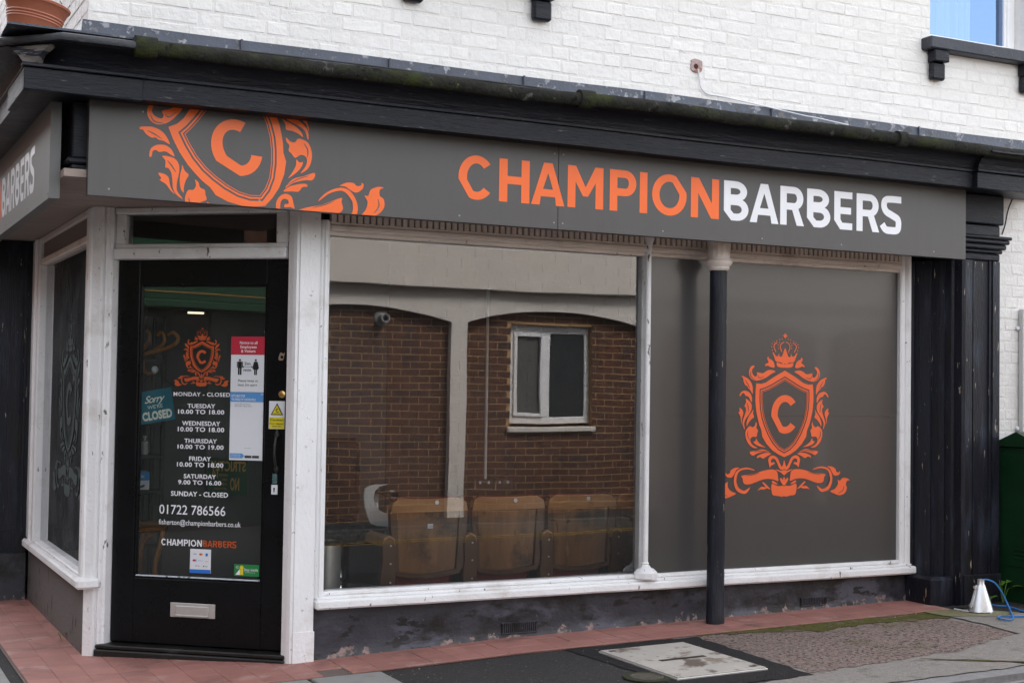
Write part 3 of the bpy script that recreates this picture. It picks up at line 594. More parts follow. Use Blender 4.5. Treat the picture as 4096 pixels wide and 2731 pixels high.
# cornice
path = [(WX, 6.5)] + [(WX, 6.0 - .4 * i) for i in range(15)] + [(WX, WY)] + [(WX + .2 + .2 * i, WY) for i in range(28)] + [(4.42, WY), (4.9, WY)]
pb = B()
pb.sweep([(0, 2.80), (.30, 2.80), (.30, 2.792), (.302, 2.885), (.318, 2.890), (.318, 2.903), (.0, 2.903)], path, True, .004, .008)
CH = [(WX, WY + .008), (WX + .008, WY)]
pcut = [(WX, 6.5)] + [(WX, 6.0 - .4 * i) for i in range(15)] + CH + path[17:]
pb.sweep([(0, 2.9035), (.306, 2.9035), (.310, 2.908), (.316, 2.935), (.335, 2.96), (.365, 2.978), (.40, 2.985), (.42, 2.99), (.42, 3.0), (.0, 3.0)], pcut, True, .004, .008)
cor = pb.done('cornice', NAVY, shop, sm=40)
def block(x0, x1, extra, name='cornice_block'):
    return B().box(x0, x1, WY - .30 - extra, WY - .28, 2.783, 2.884, .003).box(x0 - .01, x1 + .01, WY - .318 - extra, WY - .28, 2.886, 2.903, .003).done(name, NAVY, cor)
block(-1.615, -1.085, .018); blk = block(4.13, 4.95, .045)
B().sweep([(.30, 2.904), (.35, 2.904), (.36, 2.935), (.38, 2.965), (.42, 2.985), (.47, 2.995), (.47, 3.005), (.30, 3.005)], [(4.13, WY), (4.3, WY), (4.95, WY)]).done('cornice_block', NAVY, cor)
B().box(WX - .318, WX - .28, -.55, .02, 2.783, 2.884, .003).done('cornice_block', NAVY, cor)
gp = []
fine = [(WX, 6.5)] + [(WX, 6.0 - .2 * i) for i in range(31)] + [(WX, -.1), (WX, WY), (WX + .14, WY)] + [(WX + .2 + .08 * i, WY) for i in range(76)]
prof = [(.375, 3.0)] + [(.430 + .036 * math.cos(math.radians(a)), 3.012 + .036 * math.sin(math.radians(a))) for a in range(-150, 140, 24)] + [(.36, 3.042), (.36, 2.99)]
gut = B().sweep(prof, fine[:33], True, .022, .014, 4.).sweep(prof, fine[34:], True, .022, .014, 4.).done('gutter', MOSS, shop, sm=50)
for gx, gl in ((-1.10, .10), (1.22, .085), (3.42, .06)):
    c = B(); c.sweep([(.37, 3.0)] + [(.432 + .05 * math.cos(math.radians(a)), 3.014 + .05 * math.sin(math.radians(a))) for a in range(-150, 150, 24)] + [(.35, 3.055)], [(gx - gl / 2, WY), (gx - gl / 6, WY), (gx + gl / 6, WY), (gx + gl / 2, WY)], True, .02, .01, gx)
    c.done('gutter_collar', MOSS, gut, sm=50)
fl = B().sweep([(.014, 3.207), (.022, 3.204), (.028, 3.14), (.05, 3.115), (.10, 3.10), (.40, 3.055), (.40, 3.045), (.05, 3.06), (.016, 3.08)], fine[30:], True, .01, .012, 1.)
flash = fl.done('lead_flashing', LEAD, shop, sm=40)
for fx in (-.55, .25, 1.05, 1.84, 2.75, 3.93):
    B().box(fx, fx + .012, WY - .037, WY - .022, 3.10, 3.205, .002).done('flashing_seam', LEAD, flash)
B().sweep([(.20, 3.075), (.42, 3.038), (.452, 3.026), (.456, 3.012), (.45, 2.998), (.20, 3.0)], [(WX, .6), (WX, .3), (WX, 0)] + CH + [(-1.2, WY), (-1.12, WY)], True, .02, .012, 3.).done('lead_corner_cap', mat('old_lead', (.035, .037, .044), .5, .3, 7, .5, 40, spots=[((.20, .20, .22), 8, .58, .1)]), flash, sm=40)
B().slab([(WX - .345, -.43, 2.985), (WX - .185, -.595, 2.985), (WX - .225, -.555, 2.945), (WX - .235, -.525, 2.912), (WX - .285, -.482, 2.912), (WX - .305, -.47, 2.945)], (-.03, -.03, 0)).done('cornice_corner', mat('flaking_end_grain', (.20, .185, .17), .8, .2, 20, .5, 60, spots=[((.025, .027, .04), 14, .50, .03, (.4, .4, 4))]), cor)

# right pilaster and reveal
pil = B(); g0 = gz(4.3) - .03
pil.prism([(4.12, .1), (4.12, 0), (4.140, -.02), (4.152, -.015), (4.165, -.05), (4.20, -.115), (4.215, -.11), (4.235, -.16), (4.25, -.19), (4.262, -.185), (4.275, -.225), (4.29, -.235), (4.293, -.30), (4.315, -.31), (4.375, -.31), (4.378, -.298), (4.388, -.298), (4.391, -.304), (4.401, -.304), (4.404, -.292), (4.53, -.292), (4.533, -.304), (4.543, -.304), (4.546, -.298), (4.556, -.298), (4.56, -.31), (4.62, -.31), (4.62, .05)], g0, 2.36)
pilo = pil.done('pilaster', NAVYV, shop)
B().box(4.305, 4.632, -.322, .04, g0 - .01, .30, .006).box(4.10, 4.29, -.25, .02, g0 - .01, .285, .02).done('pilaster_base', NAVYV, pilo)
cap = B()
for z0_, z1_, e in ((2.362, 2.41, .0), (2.412, 2.435, .012), (2.437, 2.47, .03), (2.472, 2.50, .045), (2.502, 2.522, .055), (2.524, 2.60, .0), (2.602, 2.798, .018)): cap.box(4.30 - e, 4.622 + e, -.312 - e, .0, z0_, z1_, min(.008, (z1_ - z0_) * .3))
cap.done('pilaster_capital', NAVY, pilo)
pl2 = B().prism([(-1.42, 2.93), (-1.09, 2.93), (-1.09, 3.4), (-1.42, 3.4)], -.1, 2.43).box(-1.395, -1.375, 2.918, 2.9285, .40, 2.3, .003).box(-1.135, -1.115, 2.918, 2.9285, .40, 2.3, .003).box(-1.36, -1.15, 2.924, 2.9285, .45, 2.25, .002).done('side_pilaster', NAVYV, shop)
box('pilaster_base', PLINTH, pl2, -1.44, -1.085, 2.90, 3.42, -.1, .30, .006)
B().box(-1.30, -1.0, 3.405, 6.5, -.1, 2.43).done('side_lower_wall', PLINTHS, shop)

# plinth under the main window
def vgrid(name, x0, x1, z0, z1, y, parent):
    o = box(name, mat('vent_dark', (.008, .008, .009), .8), parent, x0, x1, y - .002, y + .002, z0, z1, 0); n = int((x1 - x0) / .013)
    for i in range(n): box('slat', PLINTH, o, x0 + (x1 - x0) * (i + .2) / n, x0 + (x1 - x0) * (i + .75) / n, y - .007, y - .0025, z0, z1, .001)
    for zz_ in (z0 - .004, z1 - .004): box('slat', PLINTH, o, x0 - .004, x1 + .004, y - .008, y - .0025, zz_, zz_ + .008, .001)
    return o
pth = B(); NXP = 120; t = bmesh.new(); grid = []
for i in range(NXP + 1):
    x = -.02 + 4.16 * i / NXP; row = []
    for j in range(11):
        z = gz(x) - .03 + (.30 - gz(x) + .03) * j / 10; h_ = (z - gz(x)); y = .015 + .006 * noise.noise((x * 3, z * 4, 2)) + .004 * noise.noise((x * 12, z * 12, 5)) - max(0, .05 - h_) * .35
        row.append(t.verts.new((x, y, z)))
    grid.append(row)
for i in range(NXP):
    for j in range(10): t.faces.new((grid[i][j], grid[i + 1][j], grid[i + 1][j + 1], grid[i][j + 1]))
pth.merge(t); pth.box(-.02, 4.14, .045, .13, -.1, .30)
plo = pth.done('plinth', PLINTH, shop, sm=60)
vgrid('air_vent', 1.112, 1.338, .078, .138, .008, plo); vgrid('air_vent', 3.235, 3.445, .115, .165, .008, plo)

# main shop window
sw = B(); sw.box(-.012, .040, -.012, .10, .335, 2.36, .008); swr = B().box(4.042, 4.085, -.005, .10, .335, 2.43, .008).box(4.083, 4.128, -.02, .10, .335, 2.432, .012); sw.box(.006, .03, -.022, -.01, .335, 2.36, .005)
sw = sw.done('shop_window', WHITE, shop); swr.done('stile', WHITE, sw)
si = B().box(-.014, 4.150, -.055, .12, .284, .334, .010).box(.0, 4.135, -.02, .12, .333, .348, .004).box(.03, 4.06, -.002, .1, .347, .372, .008)
sbm = si.bm
bmesh.ops.subdivide_edges(sbm, edges=[e for e in sbm.edges if e.calc_length() > 2], cuts=60)
for v in sbm.verts: v.co.z += .0025 * noise.noise((v.co.x * 2.1, 0, 3)) + .0012 * noise.noise((v.co.x * 9, v.co.y * 30, 7)); v.co.y += .002 * noise.noise((v.co.x * 5, v.co.z * 9, 1))
si.done('window_sill', WHITEW, sw)
B().box(.038, 4.05, -.012, .10, 2.303, 2.34, .010).box(.038, 4.05, .01, .1, 2.28, 2.3028, .004).done('top_rail', CREAM, sw)
vs_ = B().box(.04, 4.05, .03, .10, 2.341, 2.434, 0).done('vent_strip', mat('vent_dark', (.008, .008, .009), .8), shop)
ssl = B().box(-.0141, .0141, -.008, .0285, 2.352, 2.434, .003).bm; sme = bpy.data.meshes.new('slat'); ssl.to_mesh(sme); ssl.free(); sme.materials.append(CREAM)
for i in range(107):
    x = .06 + .0375 * i
    if abs(x - 2.055) > .03: link('slat', sme, vs_, (x, 0, 0))
box('slat', CREAM, vs_, .041, 4.05, -.009, .0285, 2.341, 2.3515, .002)
pane('pane', GLASS, sw, .036, 2.045, .05, .365, 2.30)
box('blind_strip', mat('blind_grey', (.10, .10, .095), .6), sw, .04, 2.04, .075, .09, 2.275, 2.302, .002)
mu = B().lathe([(.017, .44), (.017, 2.31), (.022, 2.325), (.019, 2.335), (.03, 2.375), (.034, 2.384), (.028, 2.43)], 16, (2.058, -.004, 0))
mu.box(2.046, 2.070, .0, .10, .37, 2.33, .003)
mu.lathe([(.024, .425), (.020, .432), (.024, .438), (.018, .446)], 16, (2.058, -.004, 0))
mu.lathe([(.078, .352), (.078, .385), (.055, .405), (.036, .412), (.026, .426)], 8, (2.058, -.012, 0), flute=.07)
mu.done('mullion', WHITEW, sw, sm=40)
# grey panel, right of the mullion
wp = B().box(2.07, 4.045, .030, .05, 1.3215, 2.30, 0).box(2.07, 4.045, .0303, .05, .365, 1.3205, 0).done('window_panel', PANEL, shop)
crest().done('crest_emblem', ORANGED, wp, place=lambda x, z: (3.110 + x, .0275, 1.3325 + z))
veins().done('crest_veins', PANEL, wp, place=lambda x, z: (3.110 + x, .026, 1.3325 + z))
# iron column
cx_, cy_ = 2.478, -.132; cz0 = gz(cx_) + .008
co_ = B().lathe([(.056, cz0 - .02), (.056, cz0 + .05), (.0535, cz0 + .055), (.053, .5), (.0515, 2.205)], 28, (cx_, cy_, 0)); colo = co_.done('column', NAVYV, shop, sm=40)
cc = B().lathe([(.058, 2.203), (.067, 2.215), (.065, 2.225), (.075, 2.236), (.084, 2.25), (.086, 2.26), (.079, 2.27), (.069, 2.276), (.069, 2.285)], 28, (cx_, cy_, 0)); cc.lathe([(.068, 2.284), (.069, 2.33), (.076, 2.40), (.090, 2.434)], 28, (cx_, cy_, 0), flute=.07)
cc.done('column_capital', CREAM, colo, sm=30)

# post between door and window
po = B().prism([(-.172, .045), (-.157, .004), (-.146, -.014), (-.132, -.014), (-.128, -.022), (-.020, -.022), (-.016, -.012), (-.0125, .10), (-.10, .14)], -.03, 2.436).done('corner_post', WHITE, shop)
B().prism([(-.133, -.02), (-.131, -.026), (-.014, -.026), (-.012, .02), (-.13, .02)], -.02, .17).done('post_foot', WHITEW, po)
# door set (frame of the angled doorway: x along the door, y inwards)
dl = dict(loc=(DO.x, DO.y, 0), rz=DANG)
df = B(); dz = -.06
df.prism([(-1.178, .02), (-1.168, .0), (-1.112, .0), (-1.104, .012), (-1.104, .14), (-1.178, .14)], dz, 2.434)
df.prism([(-1.104, .03), (-1.094, .022), (-1.085, .03), (-1.078, .045), (-1.066, .05), (-1.060, .095), (-1.060, .16), (-1.104, .16)], dz + .04, 2.434)
df.prism([(-.046, .098), (-.040, .075), (-.026, .06), (-.02, .04), (-.0, .03), (.0, .16), (-.046, .16)], dz + .04, 2.434)
df.box(-1.0595, -.0465, .03, .15, 2.149, 2.208, .006).box(-1.0595, -.0465, .055, .15, 2.2085, 2.232, .006).box(-1.0595, -.0465, .05, .15, 2.398, 2.434, .006).box(-1.0595, -1.0, .06, .15, 2.232, 2.398, .006).box(-.115, -.0465, .06, .15, 2.232, 2.398, .006)
dfo = df.done('door_frame', WHITEW, shop, **dl)
pane('transom_pane', GLASSD, dfo, -1.0, -.115, .10, 2.232, 2.398)
# painted timber is greyer high under the soffit
st = B().box(-1.10, .0, -.004, .16, -.03, .022, .006).box(-1.10, .0, .012, .16, .0225, .046, .006); st.bm.verts.ensure_lookup_table()
st.done('door_step', DARKB, shop, **dl)
q5 = zm(540, 1100, 2.6125); q6 = zm(540, 1650, 2.09)
gu0 = (onD(*q5(62, 500), .12)[0] + onD(*q6(5, 1000), .12)[0]) / 2; gu1 = (onD(*q5(1400, 500), .12)[0] + onD(*q6(1065, 1000), .12)[0]) / 2; gz0, gz1 = .405, 2.012
LU0, LU1 = -1.058, -.048
d = B().box(LU0, gu0, .10, .145, .052, 2.146, .004).box(gu1, LU1, .10, .145, .052, 2.146, .004).box(gu0, gu1, .1003, .145, .052, gz0, .004).box(gu0, gu1, .1003, .145, gz1, 2.146, .004)
for a, b_, c_, e_ in ((gu0, gu0 + .012, gz0, gz1), (gu1 - .012, gu1, gz0, gz1), (gu0 + .012, gu1 - .012, gz1 - .012, gz1), (gu0 + .012, gu1 - .012, gz0, gz0 + .010)): d.box(a, b_, .107, .14, c_, e_, .003)
door = d.done('door', BLACK, shop, **dl)
pane('pane', GLASSD, door, gu0 + .010, gu1 - .010, .12, gz0 + .008, gz1 - .01)
B().box(gu0 + .012, gu1 - .012, .104, .119, gz0 + .009, gz0 + .016, .002).done('putty_bead', mat('chipped_putty', (.55, .62, .66), .6, .2, 30, .5, 60, spots=[((.10, .09, .08), 12, .58, .04)]), door)
zz2 = zm(0, 2300, 1.809)
a = onD(*zz2(1237, 188), .1); b_ = onD(*zz2(1560, 215), .1); c_ = onD(*zz2(1237, 292), .1)
lx0, lx1, lz1, lz0 = a[0], b_[0], (a[1] + b_[1]) / 2, (a[1] + b_[1]) / 2 - (a[1] - c_[1])
lp = B().box(lx0, lx1, .092, .0995, lz0, lz1, .002).done('letter_plate', STEEL, door)
B().box(lx0 + .035, lx1 - .035, .083, .0915, lz0 + .006, lz1 - .014, .003).box(lx0 + .035, lx1 - .035, .079, .0828, lz0 + .006, lz0 + .016, .002).done('letter_flap', STEEL, lp)
def dcirc(px, py): return onD(px, py, .098)
u, z_ = dcirc(400 + 1428 / 1.96, 1000 + 1130 / 1.96)
B().lathe([(.019, 0), (.019, .006), (.012, .010)], 20, M=Matrix.Translation((u, .1, z_)) @ Matrix.Rotation(math.pi / 2, 4, 'X')).done('cylinder_lock', BRASS, door, sm=40)
u, z_ = dcirc(540 + 1180 / 2.09 - 2, 1800 + 265 / 1.684)
kp = B().box(u - .023, u + .012, .090, .0995, z_ - .026, z_ + .026, .002).done('keyhole_plate', PAPER, door)
Flat().disc(u - .006, z_ + .006, .005).rect(u - .009, u - .003, z_ - .012, z_ + .004).done('keyhole', BLACK, kp, y=.0885)
B().box(u - .020, u + .008, .094, .0995, z_ + .03, z_ + .085, .002).done('lock_patch', mat('bare_lock_patch', (.05, .12, .12), .5, .5, 40, .3, spots=[((.3, .3, .3), 60, .6, .05)]), door)
u, z_ = dcirc(400 + 1430 / 1.96, 1000 + 830 / 1.96)
Flat().poly(cr([(u - .022, z_ - .02), (u - .012, z_ + .018), (u + .006, z_ + .012), (u + .014, z_ + .02), (u + .01, z_ - .002), (u + .004, z_ - .022)], 3)).done('chipped_hole', mat('bare_timber', (.28, .20, .15), .8, .3, 40), door, y=.0975)
Flat().disc(u - .002, z_ - .006, .008).done('lock_hole', BLACK, door, y=.096)
u, z_ = dcirc(400 + 1393 / 1.96, 1000 + 1400 / 1.96); z_ -= .032
B().tube(cr([(u + .0, .097, z_), (u, .075, z_ - .02), (u, .06, z_ - .07), (u, .062, z_ - .12), (u, .08, z_ - .165), (u, .097, z_ - .18)], 4, False), .008, 8).lathe([(.014, -.012), (.017, 0), (.004, .03)], 10, (u, .092, z_)).lathe([(.004, -.03), (.017, -.005), (.014, .012)], 10, (u, .092, z_ - .18)).done('pull_handle', DARKB, door, sm=40)
# vinyl lettering on the door glass
LY = .1165
def dl_text(F, s, x0, x1, ybase, ytop, xm=None, bold=.018, space=1.0, m_=q6):
    a = onD(*m_(x0, ybase), LY); b__ = onD(*m_(x1, ybase), LY); t_ = onD(*m_((x0 + x1) / 2, ytop), LY); mid = onD(*m_((x0 + x1) / 2, ybase), LY)
    F.text(s, a[0], b__[0], mid[1], t_[1] - mid[1], bold, space)
def hour(*a, **k): F = Flat(); dl_text(F, *a, **k); F.done('opening_hours_lettering', VWHITE, door, y=LY)
hour('MONDAY - CLOSED', 402, 994, 1266, 1226, bold=.014, space=1.1, m_=q5)
hour('TUESDAY', 548, 838, 1388, 1347, bold=.024, space=1.06, m_=q5)
hour('10.00 TO 18.00', 450, 932, 1450, 1408, bold=.024, space=1.06, m_=q5)
for s_, x0, x1, yb, yt in (('WEDNESDAY', 393, 712, 108, 73), ('10.00 TO 18.00', 357, 745, 158, 123), ('THURSDAY', 412, 685, 254, 220), ('10.00 TO 19.00', 355, 740, 304, 270), ('FRIDAY', 452, 635, 402, 368), ('10.00 TO 18.00', 350, 738, 453, 418), ('SATURDAY', 407, 677, 550, 516), ('9.00 TO 16.00', 360, 720, 601, 567), ('SUNDAY - CLOSED', 300, 777, 700, 662)):
    hour(s_, x0, x1, yb, yt, bold=.024, space=1.06)
hour('01722 786566', 202, 755, 852, 776, bold=.004); hour('fisherton@championbarbers.co.uk', 198, 884, 944, 902, bold=.004)
LET = [('C', 157, 327), ('H', 349, 492), ('A', 500, 657), ('M', 671, 839), ('P', 869, 994), ('I', 1010, 1046), ('O', 1068, 1231), ('N', 1251, 1383), ('B', 1406, 1522), ('A', 1528, 1663), ('R', 1671, 1783), ('B', 1797, 1907), ('E', 1925, 2010), ('R', 2030, 2137), ('S', 2145, 2240)]
SY = -.4010; ZS = zm(1700, 550, 1.176)
SL = []
for ch, a, b_ in LET:
    ym = 195 + (a - 157) * .0855; x0 = onY(*ZS(a, ym), SY).x; x1 = onY(*ZS(b_, ym), SY).x; SL.append((ch, x0, x1))
zb = onY(*ZS(347, 300), SY).z; zt = onY(*ZS(352, 98), SY).z; LH = zt - zb; LT = (SL[5][2] - SL[5][1])
def letters(idx, f, sc=1.):
    F = Flat()
    for i in idx:
        ch, x0, x1 = SL[i]; ov = .012 * LH if ch in 'COS' else 0
        F.add(fill2d(glyph(ch, x1 - x0, LH + 2 * ov, LT * (.98 if i < 8 else .95))), lambda x, y: f(x0 + x, y - ov))
    return F
a = onD(*q6(218, 1100), LY); b_ = onD(*q6(846, 1132), LY); k_ = (b_[0] - a[0]) / (SL[-1][2] - SL[0][1]); zbl = onD(*q6(530, 1118), LY)[1]
ff = lambda x, y: (a[0] + (x - SL[0][1]) * k_, zbl + y * k_ * 1.06)
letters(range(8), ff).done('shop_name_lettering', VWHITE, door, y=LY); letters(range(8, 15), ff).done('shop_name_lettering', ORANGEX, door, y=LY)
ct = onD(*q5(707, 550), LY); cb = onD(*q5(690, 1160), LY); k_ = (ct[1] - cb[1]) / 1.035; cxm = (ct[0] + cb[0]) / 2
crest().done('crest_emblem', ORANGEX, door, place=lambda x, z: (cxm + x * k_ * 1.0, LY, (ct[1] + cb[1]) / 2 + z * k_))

# side window
sp_ = [(-1.07, .78), (-1.07, 2.93), (-.98, 2.93), (-.98, .78)]
pls = B().prism(sp_, -.1, .35).done('side_plinth', PLINTHS, shop)
sds = B().box(-1.09, -1.0, .74, .83, .36, 2.434, .01); sdw = B().box(-1.09, -1.0, 2.60, 2.93, .40, 2.434, .01).box(-1.105, -1.0, 2.70, 2.74, .40, 2.434, .01).box(-1.10, -1.0, 2.54, 2.60, .40, 2.25, .01).done('side_window', WHITEW, shop); sds.done('stile', WHITEW, sdw)
B().box(-1.128, -1.0, .66, 2.83, .352, .408, .012).box(-1.095, -1.0, .80, 2.60, .407, .425, .006).done('window_sill', WHITEW, sdw)
B().box(-1.088, -1.0, .83, 2.61, 2.243, 2.287, .008).box(-1.082, -1.0, .83, 2.6, 2.395, 2.434, .006).done('top_rail', CREAM, sdw)
B().box(-1.065, -1.0, .83, 2.6, 2.288, 2.394, 0).done('vent_panel', mat('dusty_vent', (.20, .17, .15), .7, .2, 12), sdw)
pane('pane', GLASSS, sdw, -2.56, -.82, -1.05, .42, 2.25, rz=-math.pi / 2)
za = zm(0, 900, .98); t1 = onX(*za(270, 345), -1.053); t0 = onX(*za(250, 1055), -1.053); k_ = (t1.z - t0.z) / 1.035; ym = 1.50
crest().done('crest_emblem', VFROST, sdw, place=lambda x, z: (x * k_ - ym, -1.053, (t1.z + t0.z) / 2 + z * k_), rz=-math.pi / 2)

# upper windows
def upper_window(x0, x1):
    z0, z1, y = 3.80, 5.15, -.125
    uw = B().box(x0, x0 + .065, y, -.06, z0, z1, .008).box(x1 - .065, x1, y, -.06, z0, z1, .008).box(x0 + .065, x1 - .065, y, -.06, z0, z0 + .075, .008).box(x0 + .065, x1 - .065, y, -.06, z1 - .07, z1, .008).box(x0 + .065, x1 - .065, y, -.06, 4.55, 4.60, .006)
    for c_ in (x0 + .065, x1 - .09): uw.box(c_, c_ + .025, y + .012, -.06, z0 + .075, z1 - .07, .004)
    uw = uw.done('upper_window', UPVC, shop)
    pane('pane', glassmat('upper_glass_sky_tint', .34, gcol=(.36, .57, 1)), uw, x0 + .06, x1 - .06, y + .03, z0 + .07, z1 - .06)  # blue of the reflected sky is painted into the gloss colour
    cu = bmesh.new(); g = []
    for i in range(60):
        xx = x0 + .06 + (x1 - x0 - .24) * i / 59; yy = .10 + .02 * math.sin(i * 1.1) + .01 * math.sin(i * .37); g.append((cu.verts.new((xx, yy, z0 + .02)), cu.verts.new((xx + .01 * math.sin(i), yy * .8 + .02, z1))))
    for p, q in zip(g, g[1:]): cu.faces.new((p[0], q[0], q[1], p[1]))
    B().merge(cu).done('curtain', mat('net_curtain', (.55, .60, .70), .8, .05, 6), uw, sm=60)
    sl_ = B().box(x0 - .075, x1 + .07, -.335, -.10, 3.717, 3.797, .008); sb = sl_.bm
    bmesh.ops.subdivide_edges(sb, edges=[e for e in sb.edges if e.calc_length() > .5], cuts=20)
    for v in sb.verts: v.co.z += .003 * noise.noise((v.co.x * 6, v.co.y * 9, 2)); v.co.y += .003 * noise.noise((v.co.x * 8, v.co.z * 9, 4))
    sl_.done('window_sill', mat('navy_stone_chipped', (.022, .026, .038), .5, .3, 6, .4, 40, spots=[((.50, .47, .43), 20, .675, .02)]), uw)
    for bx_ in (x0 - .03, x1 - .11):
        B().box(bx_, bx_ + .125, -.325, -.25, 3.64, 3.716, .006).box(bx_ + .004, bx_ + .119, -.298, -.25, 3.525, 3.639, .012).done('sill_bracket', NAVY, uw)
    return uw
upper_window(4.06, 4.95); upper_window(.35, 1.21)
box('upper_back_wall', mat('upper_room_wall', (.35, .35, .36), .8), shop, WX + .26, 8.9, 2.5, 2.6, 2.80, 6.89, 0)
# hole knocked through the wall
u_ = onY(2100 + 1195 / 1.742, 460 / 1.742, WY)
B().slab([(u_.x + x, WY - .0015, u_.z + z) for x, z in cr([(-.041, -.016), (-.036, .02), (-.038, .03), (-.01, .042), (.022, .036), (.038, .03), (.042, .0), (.036, -.03), (.012, -.042), (-.024, -.036)], 2)], (0, .01, 0)).done('broken_plaster', mat('exposed_brick', (.40, .30, .29), .9, .3, 30, .8, 60, spots=[((.30, .12, .07), 14, .56, .06)]), wall)
B().lathe([(.016, 0), (.013, .004)], 9, M=Matrix.Translation((u_.x - .004, WY - .002, u_.z - .004)) @ Matrix.Rotation(math.pi / 2, 4, 'X')).done('cable_hole', mat('hole_dark', (.06, .02, .012), .9, .3, 40), wall)

# ------------------------------------------------------------------ sign boards
sg = tag(empty('sign_board', (1.46, -.375, 2.348)), 'long grey sign board reading CHAMPIONBARBERS with orange crest over the shop window', 'sign')
def unp(o, parent):            # keep world place under a moved parent
    o.parent = parent; o.matrix_parent_inverse = Matrix.Translation(-Vector(parent.location)); return o
SX0, SX1, SZ0, SZ1, SEAM = -1.298, 4.226, 2.348, 2.86, 1.216
for a, b_ in ((SX0, SEAM - .001), (SEAM + .001, SX1)): unp(B().box(a, b_, -.40, -.352, SZ0, SZ1, .0015).done('panel', SIGNG), sg)
for i, (ch, x0, x1) in enumerate(SL):
    ov = .012 * LH if ch in 'COS' else 0
    F = Flat().add(fill2d(glyph(ch, x1 - x0, LH + 2 * ov, LT * (.98 if i < 8 else .95))), lambda x, y: (x0 + x, zb - ov + y))
    unp(F.done('letter', ORANGE if i < 8 else VWHITE, None, y=SY), sg)
zs2 = zm(500, 350, 2.0452)
PAIR = [((820, 662), (1033, 295)), ((820, 832), (1150, 520)), ((780, 694), (990, 367)), ((783, 800), (1065, 512)), ((675, 900), (968, 727)), ((592, 775), (742, 628)), ((700, 845), (968, 632)), ((645, 765), (820, 568)), ((703, 1102), (1160, 978)), ((470, 488), (383, 320))]
src = [complex(*crpt(*p)) for p, q in PAIR]; dst = []
for p, q in PAIR: v = onY(*zs2(*q), SY); dst.append(complex(v.x, v.z))
ms, md = sum(src) / len(src), sum(dst) / len(dst)
al = sum((d - md) * (s - ms).conjugate() for s, d in zip(src, dst)) / sum(abs(s - ms) ** 2 for s in src); be = md - al * ms
def sx(x, z): v = al * complex(x, z) + be; return (v.real, v.imag)
CL = [((0, SZ0 + .0015), (0, -1)), ((0, SZ1 - .002), (0, 1))]
unp(crest().xf(sx).done('crest_emblem', ORANGE, None, y=SY, clip=CL), sg); unp(veins().xf(sx).done('crest_veins', SIGNG, None, y=SY - .0008, clip=CL), sg)
scr_me = B().lathe([(.0052, 0), (.0052, .002), (.002, .003)], 12, M=Matrix.Rotation(math.pi / 2, 4, 'X')).bm; sme2 = bpy.data.meshes.new('screw'); scr_me.to_mesh(sme2); scr_me.free(); sme2.materials.append(mat('screw_grey', (.30, .30, .31), .45, .1, 9))
for x in (-1.2, -.47, .16, .62, 1.19, 1.245, 1.9, 2.6, 3.2, 3.95): unp(link('screw', sme2, None, (x, -.4, SZ0 + .035)), sg)
for x in (-1.05, 1.19, 1.245): unp(link('screw', sme2, None, (x, -.4, 2.765)), sg)
# sign board round the corner, x axis along -Y
LXP = -1.45; yS = onX(218 / 1.568, 1010 / 1.568, LXP).y
s2 = tag(empty('sign_board', (LXP, 1.4, 2.338), -math.pi / 2), 'grey sign board, paled by painted glancing sheen, with white BARBERS letters on the narrow side street face', 'sign')
SIDEG = mat('grey_panel_painted_sheen', (.17, .168, .163), .5, .05, 3, spec=.25, rv=.02)  # glancing reflection is put into this paler base colour of the grey panel
def loc2(o): o.parent = s2; return o
loc2(B().box(-1.7, 1.656, .0, .05, .0, .50, .0015).done('panel', SIDEG))
for i, (ch, x0, x1) in enumerate(SL):
    F = Flat().add(fill2d(glyph(ch, x1 - x0, LH, LT * .96)), lambda x, y: (x0 + x - SL[-1][2] + (1.4 - yS), .095 + y))
    loc2(F.done('letter', ORANGE if i < 8 else VWHITE, None, y=-.0008))
for x in (1.60, .9, .2): loc2(link('screw', sme2, None, (x, 0, .03)))

# ------------------------------------------------------------------ notices on the door (things of their own)
def notice(name, label, px, cat, base_mat, y=.1125, th=.003, m_=q5, ang=None, rnd_=0):
    """px = (left, right, top, bottom) picture units"""
    x0 = onD(*m_(px[0], (px[2] + px[3]) / 2), y)[0]; x1 = onD(*m_(px[1], (px[2] + px[3]) / 2), y)[0]; z1 = onD(*m_((px[0] + px[1]) / 2, px[2]), y)[1]; z0 = onD(*m_((px[0] + px[1]) / 2, px[3]), y)[1]
    cx, w_, h_ = (x0 + x1) / 2, x1 - x0, z1 - z0
    wp_ = DO + DE * cx - DN * y
    o = B().box(-w_ / 2, w_ / 2, 0, th, 0, h_, .0006).done(name, base_mat, None, (wp_.x, wp_.y, z0), DANG)
    if ang: o.rotation_euler = (0, -ang, DANG)
    tag(o, label, cat); return o, w_, h_
Yp = -.0016
o, w_, h_ = notice('distancing_notice', 'red and white notice asking to keep two metres apart, on door glass', (1002, 1370, 643, 1222), 'notice', PAPER)
Flat().rect(-w_ / 2, w_ / 2, h_ * .672, h_).done('red_header', flat('red', (.52, .03, .06), .3), o, y=Yp)
W2 = flat('white', (.85, .85, .86), .4); K2 = flat('black', (.012, .012, .014), .4)
F = Flat()
for s_, a, b_, zz_ in (('Notice to all', -.25, .25, .865), ('Employees', -.23, .23, .79), ('& Visitors', -.21, .20, .715)): F.text(s_, a * w_, b_ * w_, zz_ * h_, .05 * h_, .012)
F.done('lettering', W2, o, y=Yp * 2)
F = Flat()
for s_, a, b_, zz_ in (('2m', -.11, .06, .49), ('min', -.13, .08, .375), ('Please keep at', -.28, .28, .185), ('least 2m apart', -.28, .26, .11)): F.text(s_, a * w_, b_ * w_, zz_ * h_, (.05 if zz_ > .3 else .042) * h_, .012 if zz_ > .3 else 0)
